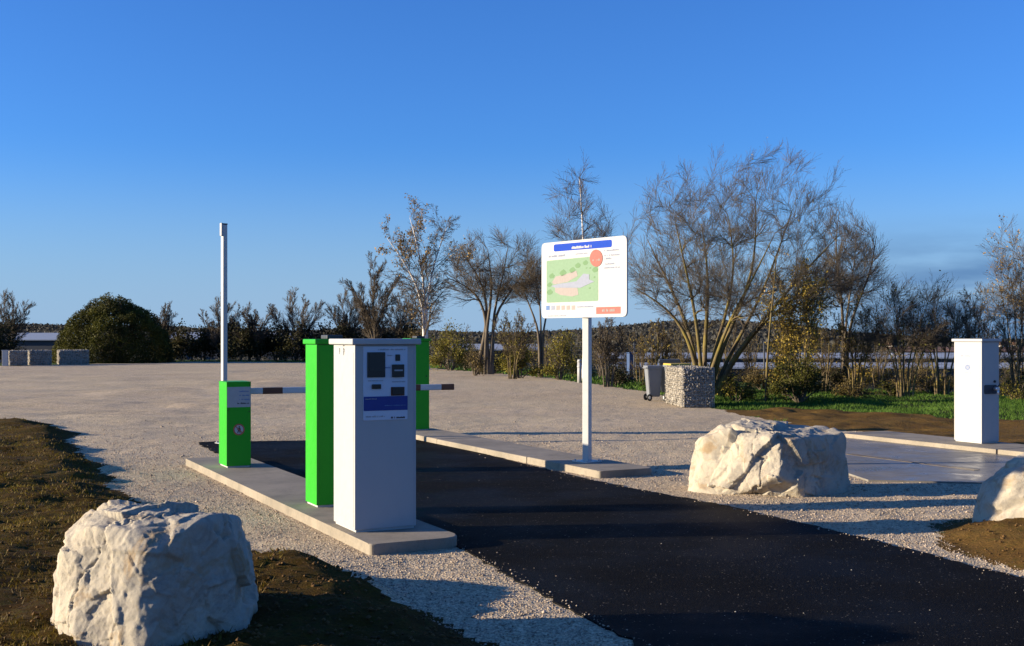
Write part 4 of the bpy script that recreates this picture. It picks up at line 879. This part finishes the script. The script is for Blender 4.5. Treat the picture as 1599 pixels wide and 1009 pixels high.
# multi-stemmed small trees of the right
def cluster(label, px, base, Y, w_, top, ns, seed, leaf=None, twig='twigd', bark='bark', group="many stemmed small trees at right", lv=None, crown=None):
    rg = np.random.default_rng(seed); st_ = []
    for i in range(ns):
        a = (i + .5) / ns * 2 - 1 + rg.uniform(-.12, .12); b0 = px + a * w_ * .18
        st_.append([(b0, base), (b0 + a * w_ * .10 + rg.uniform(-4, 4), base - (base - top) * .3), (b0 + a * w_ * .40 + rg.uniform(-6, 6), base - (base - top) * .65), (px + a * w_ * .85, top + abs(a) ** 1.5 * (base - top) * .25 + rg.uniform(0, 12))])
    return tree("small_tree", label, "tree", st_, Y, 0.032, seed, lv or [(13, .30, .98, .55, .32, 5, .09, .03, 4), (9, .1, .98, .5, .5, 4, .10, .02, 3), (10, .1, 1, .5, .6, 3, .12, .02, 3)], bark, twig, leaf, group, depth=.9, shr=.85 if crown else 1, crown=(px, w_ * .9, top + 6, top + (base - top) * .45, crown, .9, 8, 5) if crown else None)
cluster("dense dark crowned small tree with several yellowish stems left of the white pillar", 1412, 618, 33, 74, 440, 7, 41, [('lgrn', 700, .06, None)], crown=110)
cluster("second dark crowned small tree with splayed stems, closest to the white pillar", 1470, 618, 34, 62, 436, 6, 42, [('lgrn', 400, .06, None)], crown=90)
cluster("thin bare small tree behind the left edge of the white pillar", 1520, 610, 37, 50, 455, 5, 43)
cluster("yellow leaved small tree right of the thin leaning trunk", 1250, 618, 33, 52, 420, 6, 44, [('lyel', 5500, .07, None), ('lor', 300, .07, None)], 'twig')
cluster("sparse yellowish small tree between the yellow one and the dark crowned ones", 1335, 618, 35, 45, 470, 5, 45, [('lyel', 700, .065, None)], 'twig')
cluster("pale orange leaved leafed tree cut by the right edge of the photo", 1598, 600, 40, 74, 346, 6, 46, [('lor', 1700, .08, None)], 'twig', 'barkd', crown=110)
cluster("leafless small tree with sunlit stems left of the bollard", 800, 590, 48, 40, 490, 6, 47, [('lmix', 500, .07, None)])
cluster("bare small tree with dark stems between the sign post and the bins", 950, 600, 40, 42, 500, 6, 48, [('lbrown', 300, .06, None)], bark='barkd')
cluster("thin yellowish small tree just right of the sign post", 1025, 605, 38, 38, 505, 5, 49, [('lyel', 300, .06, None)])
cluster("bare small tree right of the white pillar with a leaning stem", 1585, 618, 33, 42, 470, 4, 50)

for i, (px, Y, top, w_, lb) in enumerate(((1172, 38, 520, 26, "thin bare sapling just right of the gabion"), (1288, 36, 500, 30, "bare sapling between the yellow tree and the slim tree"), (1372, 41, 512, 30, "bare sapling half behind the dark crowned tree"),
        (1440, 42, 505, 30, "pale bare sapling between the two dark crowned trees"), (1552, 39, 500, 28, "bare sapling directly behind the white pillar"), (1000, 44, 522, 24, "short bare sapling beside the blue tub"), (1070, 42, 505, 30, "bare sapling behind the dark lidded bin"),
        (1140, 45, 508, 30, "slightly taller sapling behind the right stems of the large tree"), (860, 52, 515, 26, "bare sapling in the gap left of the bollard"), (720, 66, 508, 26, "bare sapling right of the far green cabinet"))):
    cluster(lb, px, 610, Y, w_, top, 4, 140 + i, [('lbrown', 120, .05, None)], twig='twigd' if i % 2 else 'twig', group="bare saplings in front of the sheds", lv=[(11, .2, .98, .5, .32, 5, .09, .04, 3), (8, .1, .98, .5, .5, 4, .10, .03, 3), (7, .1, 1, .5, .6, 3, .12, .02, 3)])
def shrub(label, px, base_py, Y, w_px, top_py, leaf, n, size, seed, twig='twigd', group="low shrubs along the gravel edge", dense=1.0, name="shrub", flat=1.0):
    rg = np.random.default_rng(seed); c = at(px, base_py, Y); hw = w_px / F * Y / 2; H_ = (base_py - top_py) / F * Y
    b = np.array([c[0], Y, zg(c[0], Y)]); H_ = at(px, top_py, Y)[2] - b[2]
    t = thing(name, label, "shrub", tuple(b), 0, group); ns = 16
    az = rg.uniform(0, 6.28, ns); el = rg.uniform(0.15, 1.2, ns); P = []
    for a_, e_ in zip(az, el):
        tip = np.array([math.cos(a_) * math.cos(e_) * hw * 1.0, math.sin(a_) * math.cos(e_) * hw * .8, H_ * math.sin(e_) * 1.0])
        P.append(resamp([np.array([math.cos(a_), math.sin(a_), 0]) * hw * .12, tip * .5 + np.array([0, 0, H_ * .12]), tip], 6))
    P = np.stack(P); R = np.full((ns, 1), .022) * np.linspace(1, .3, 6)[None]
    p1, r1 = spawn(P, R, 7, .3, 1, .6, .45, 4, .14, .04, rg); p2, r2 = spawn(p1, r1, 6, .1, 1, .6, .6, 3, .15, .02, rg); r1 = np.maximum(r1, TWR * Y); r2 = np.maximum(r2, TWR * Y)
    link("stems", tube_mesh("stems", [(P, R, 4)]), M['barkd'], t, 'stuff'); link("twigs", tube_mesh("twigs", [(p1, r1, 3), (p2, r2, 3)]), M[twig], t, 'stuff')
    if n:
        q_ = pick(p2, n, rg, 0); leaves("foliage", q_, size, M[leaf], t, rg, size * 1.3)
    return t
for i, (px, bpy_, Y, w_, top, lf, n, sz, lb) in enumerate((
        (703, 574, 60, 62, 512, 'lmix', 3600, .09, "yellow green shrub just right of the far green cabinet"), (655, 574, 63, 40, 520, 'lbrown', 1800, .09, "brownish shrub behind the payment kiosk"),
        (742, 584, 52, 40, 545, 'lbrown', 1200, .07, "low brown shrub at the foot of the forked tree"), (812, 590, 49, 60, 538, 'lmix', 4200, .075, "bright olive shrub left of the bollard at the gravel edge"),
        (873, 592, 47, 46, 520, 'lmix', 2600, .075, "tall yellowish shrub immediately left of the bollard"), (770, 585, 55, 34, 555, 'lgrn', 1500, .07, "small green shrub between the forked tree and the olive shrub"),
        (1248, 618, 30.5, 92, 560, 'lgrn', 6500, .055, "green shrub mass at the foot of the yellow tree"), (1150, 615, 31.5, 60, 590, 'lmix', 2200, .05, "low scrubby bush right of the gabion"),
        (1330, 620, 32, 60, 592, 'lbrown', 1500, .05, "low brown scrub under the sparse yellowish tree"), (1395, 620, 33.5, 56, 598, 'lgrn', 1300, .05, "low green scrub between yellowish stems"),
        (1455, 620, 35, 60, 590, 'lbrown', 1300, .05, "low brown scrub left of the white pillar"), (965, 604, 41, 60, 575, 'ldark', 2200, .06, "dark low shrub right of the sign post"), (1040, 606, 38, 70, 582, 'ldark', 2000, .06, "dark low scrub behind the bins"),
        (1120, 612, 36, 66, 570, 'ldark', 2600, .055, "dark scrub right behind the gabion's right end"), (1190, 612, 37, 60, 572, 'lbrown', 1800, .05, "brown scrub between the leaning trunk and the gabion"), (1300, 612, 38, 60, 574, 'ldark', 2200, .055, "dark scrub behind the slim bare tree"),
        (1420, 612, 40, 70, 578, 'lbrown', 2200, .055, "rust brown scrub behind the dark crowned trees"), (1500, 612, 38, 60, 574, 'ldark', 2200, .055, "dark scrub touching the white pillar's left edge"), (910, 598, 50, 46, 560, 'lmix', 1800, .07, "olive scrub directly behind the bollard"), (1580, 612, 40, 60, 574, 'ldark', 2000, .055, "dark scrub right of the white pillar, beyond the grass"),
        (1225, 600, 34, 50, 505, 'lyel', 1500, .07, "yellow leaved shrub behind the thin leaning trunk"), (1590, 620, 33, 60, 590, 'lmix', 1200, .05, "low scrub right of the white pillar"))):
    shrub(lb, px, bpy_, Y, w_, top, lf, n, sz, 60 + i)
rgp = np.random.default_rng(321)
SP = ["right of the far green cabinet", "below the white trunked birch", "beside the forked tree", "behind the forked tree", "left of the olive shrub", "behind the olive shrub", "below the board's left corner", "below the middle of the board", "right behind the sign post",
      "left of the blue tub", "right of the blue tub", "behind the grey bin", "above the dark lidded bin", "seen through the large tree's left stems", "seen through the large tree's middle stems", "right of the large tree's foot", "left of the leaning trunk", "behind the yellow tree",
      "left of the slim bare tree", "right of the slim bare tree", "behind the sparse yellowish tree", "left behind the dark crowned trees", "between the dark crowned trees", "right behind the dark crowned trees", "left behind the white pillar", "right behind the white pillar"]
for i, lb in enumerate(SP):
    px = 690 + i * 36 + rgp.uniform(-6, 6); Y = 64 - 20 * min(1, i / 12) + rgp.uniform(-1.5, 1.5); lf = ['lmix', 'lbrown', 'lgrn', 'lmix', 'lyel', 'lbrown'][rgp.integers(0, 6)]
    shrub("loose autumn brush " + lb, px, 600, Y, rgp.uniform(44, 70), (rgp.uniform(510, 540) if i < 9 else rgp.uniform(562, 585)) if i % 5 else rgp.uniform(520, 545), lf, int(rgp.uniform(500, 1400)), .075, 400 + i, twig='twig' if i % 2 else 'twigd', group="autumn brush beyond the gravel")
# dark hedge of separate bushes along the far edge
HB = [(285, 40, 506), (318, 38, 505), (350, 44, 500), (372, 40, 503), (402, 46, 492), (432, 44, 500), (462, 50, 496), (492, 44, 503), (520, 46, 500), (552, 48, 498), (584, 46, 502), (614, 46, 500), (642, 42, 504), (2, 46, 492), (-28, 60, 485)]
wd = ["under the small bare twigs", "left of the mast foot", "behind the mast", "touching the mast on its right", "tallest between mast and near green cabinet", "left of the spreading shrub tree", "under the spreading shrub tree", "just left of the near green cabinet", "above the near green cabinet",
      "behind the kiosk lid", "at the foot of the slender dark tree", "behind the right part of the kiosk lid", "left of the white trunked birch", "at the left frame edge", "mostly outside the left frame edge"]
for i, (px, w_, top) in enumerate(HB):
    shrub("dark hedge bush " + wd[i], px, 565, 83.5 + (i % 3) * 1.2 if i < 13 else 80, w_ * 1.25, top + 7, 'ldark', 2600, .17, 90 + i, group="dark hedge bushes on the far edge", name="hedge_bush")
# the big round bush
rg = np.random.default_rng(77); Yb = 79.0; cb = at(180, 565, Yb); zb = zg(cb[0], Yb)
rb = thing("round_bush", "big dome shaped olive bush behind the far gabions at left", "bush", (cb[0], Yb, zb - .05)); hw, hh = 3.75, at(0, 464, Yb)[2] - zb
n = 75000; u_ = nrm(rg.normal(size=(n, 3))); u_[:, 2] = np.abs(u_[:, 2]); lump = 1 + 0.07 * fbm(u_ * 3.0, 3, 5) + 0.03 * fbm(u_ * 9, 2, 7)
q_ = u_ * np.array([hw, hw * .9, hh]) * (lump * rg.uniform(0.72, 1.0, n) ** 0.6)[:, None]; q_[:, 0] *= 1 + .08 * (q_[:, 2] < hh * .5)
k_ = (vnoise(q_ * 1.5, 12) > -0.62); q_ = q_[k_]
leaves("foliage", q_, .115, M['lgrn'], rb, rg, .03)
P = np.stack([resamp([[rg.uniform(-.8, .8), rg.uniform(-.6, .6), 0], [a * 1.6, rg.uniform(-1, 1), hh * .4], [a * 3.0, rg.uniform(-1.5, 1.5), hh * (.92 - .4 * a * a)]], 8) for a in np.linspace(-1, 1, 26)])
R = np.full((26, 1), .05) * np.linspace(1, .3, 8)[None]; p1, r1 = spawn(P, R, 9, .2, 1, .6, .35, 5, .12, .03, rg)
link("stems", tube_mesh("stems", [(P, R, 5), (p1, r1, 3)]), M['twigd'], rb, 'stuff')

# distant wooded rise
rg = np.random.default_rng(99); n = 26000; az = np.where(rg.uniform(0, 1, n) < .8, rg.uniform(-.5, .42, n), rg.uniform(-.5, .5, n)); y = rg.uniform(300, 760, n); x = az * y
gh = ground_h(x, y); dens = sstep(-2.4, 2.0, gh) + .12; k_ = rg.uniform(0, 1, n) < dens; x, y, gh = x[k_], y[k_], gh[k_]; cl_ = 1.2 + 2.2 * (vnoise(xyz(x, y, .03), 4) > -.1)
rep = 9; X = np.repeat(x, rep) + rg.normal(0, 1.3, len(x) * rep); Yq = np.repeat(y, rep) + rg.normal(0, 1.3, len(x) * rep); Z = np.repeat(gh, rep) + rg.uniform(0, 1, len(x) * rep) * np.repeat(cl_, rep) * 1.2
leaves("distant_wood", np.stack([X, Yq, Z], 1), 1.5, M['far'], None, rg, .2, label="dark wooded rise on the horizon", cat="wood")
n = 9000; az = rg.uniform(-.5, .5, n); y = rg.uniform(108, 260, n); x = az * y; k_ = (vnoise(xyz(x, y, .035), 14) > .25) & (az > -.3) & (az < .44); x, y = x[k_], y[k_]; gh = ground_h(x, y)
rep = 12; X = np.repeat(x, rep) + rg.normal(0, .8, len(x) * rep); Yq = np.repeat(y, rep) + rg.normal(0, .8, len(x) * rep); Z = np.repeat(gh, rep) + rg.uniform(0, 1, len(x) * rep) * 2.6
leaves("scrub_belt", np.stack([X, Yq, Z], 1), .6, M['far'], None, rg, .1, label="belt of dark scrub between the sheds and the rise", cat="scrub")
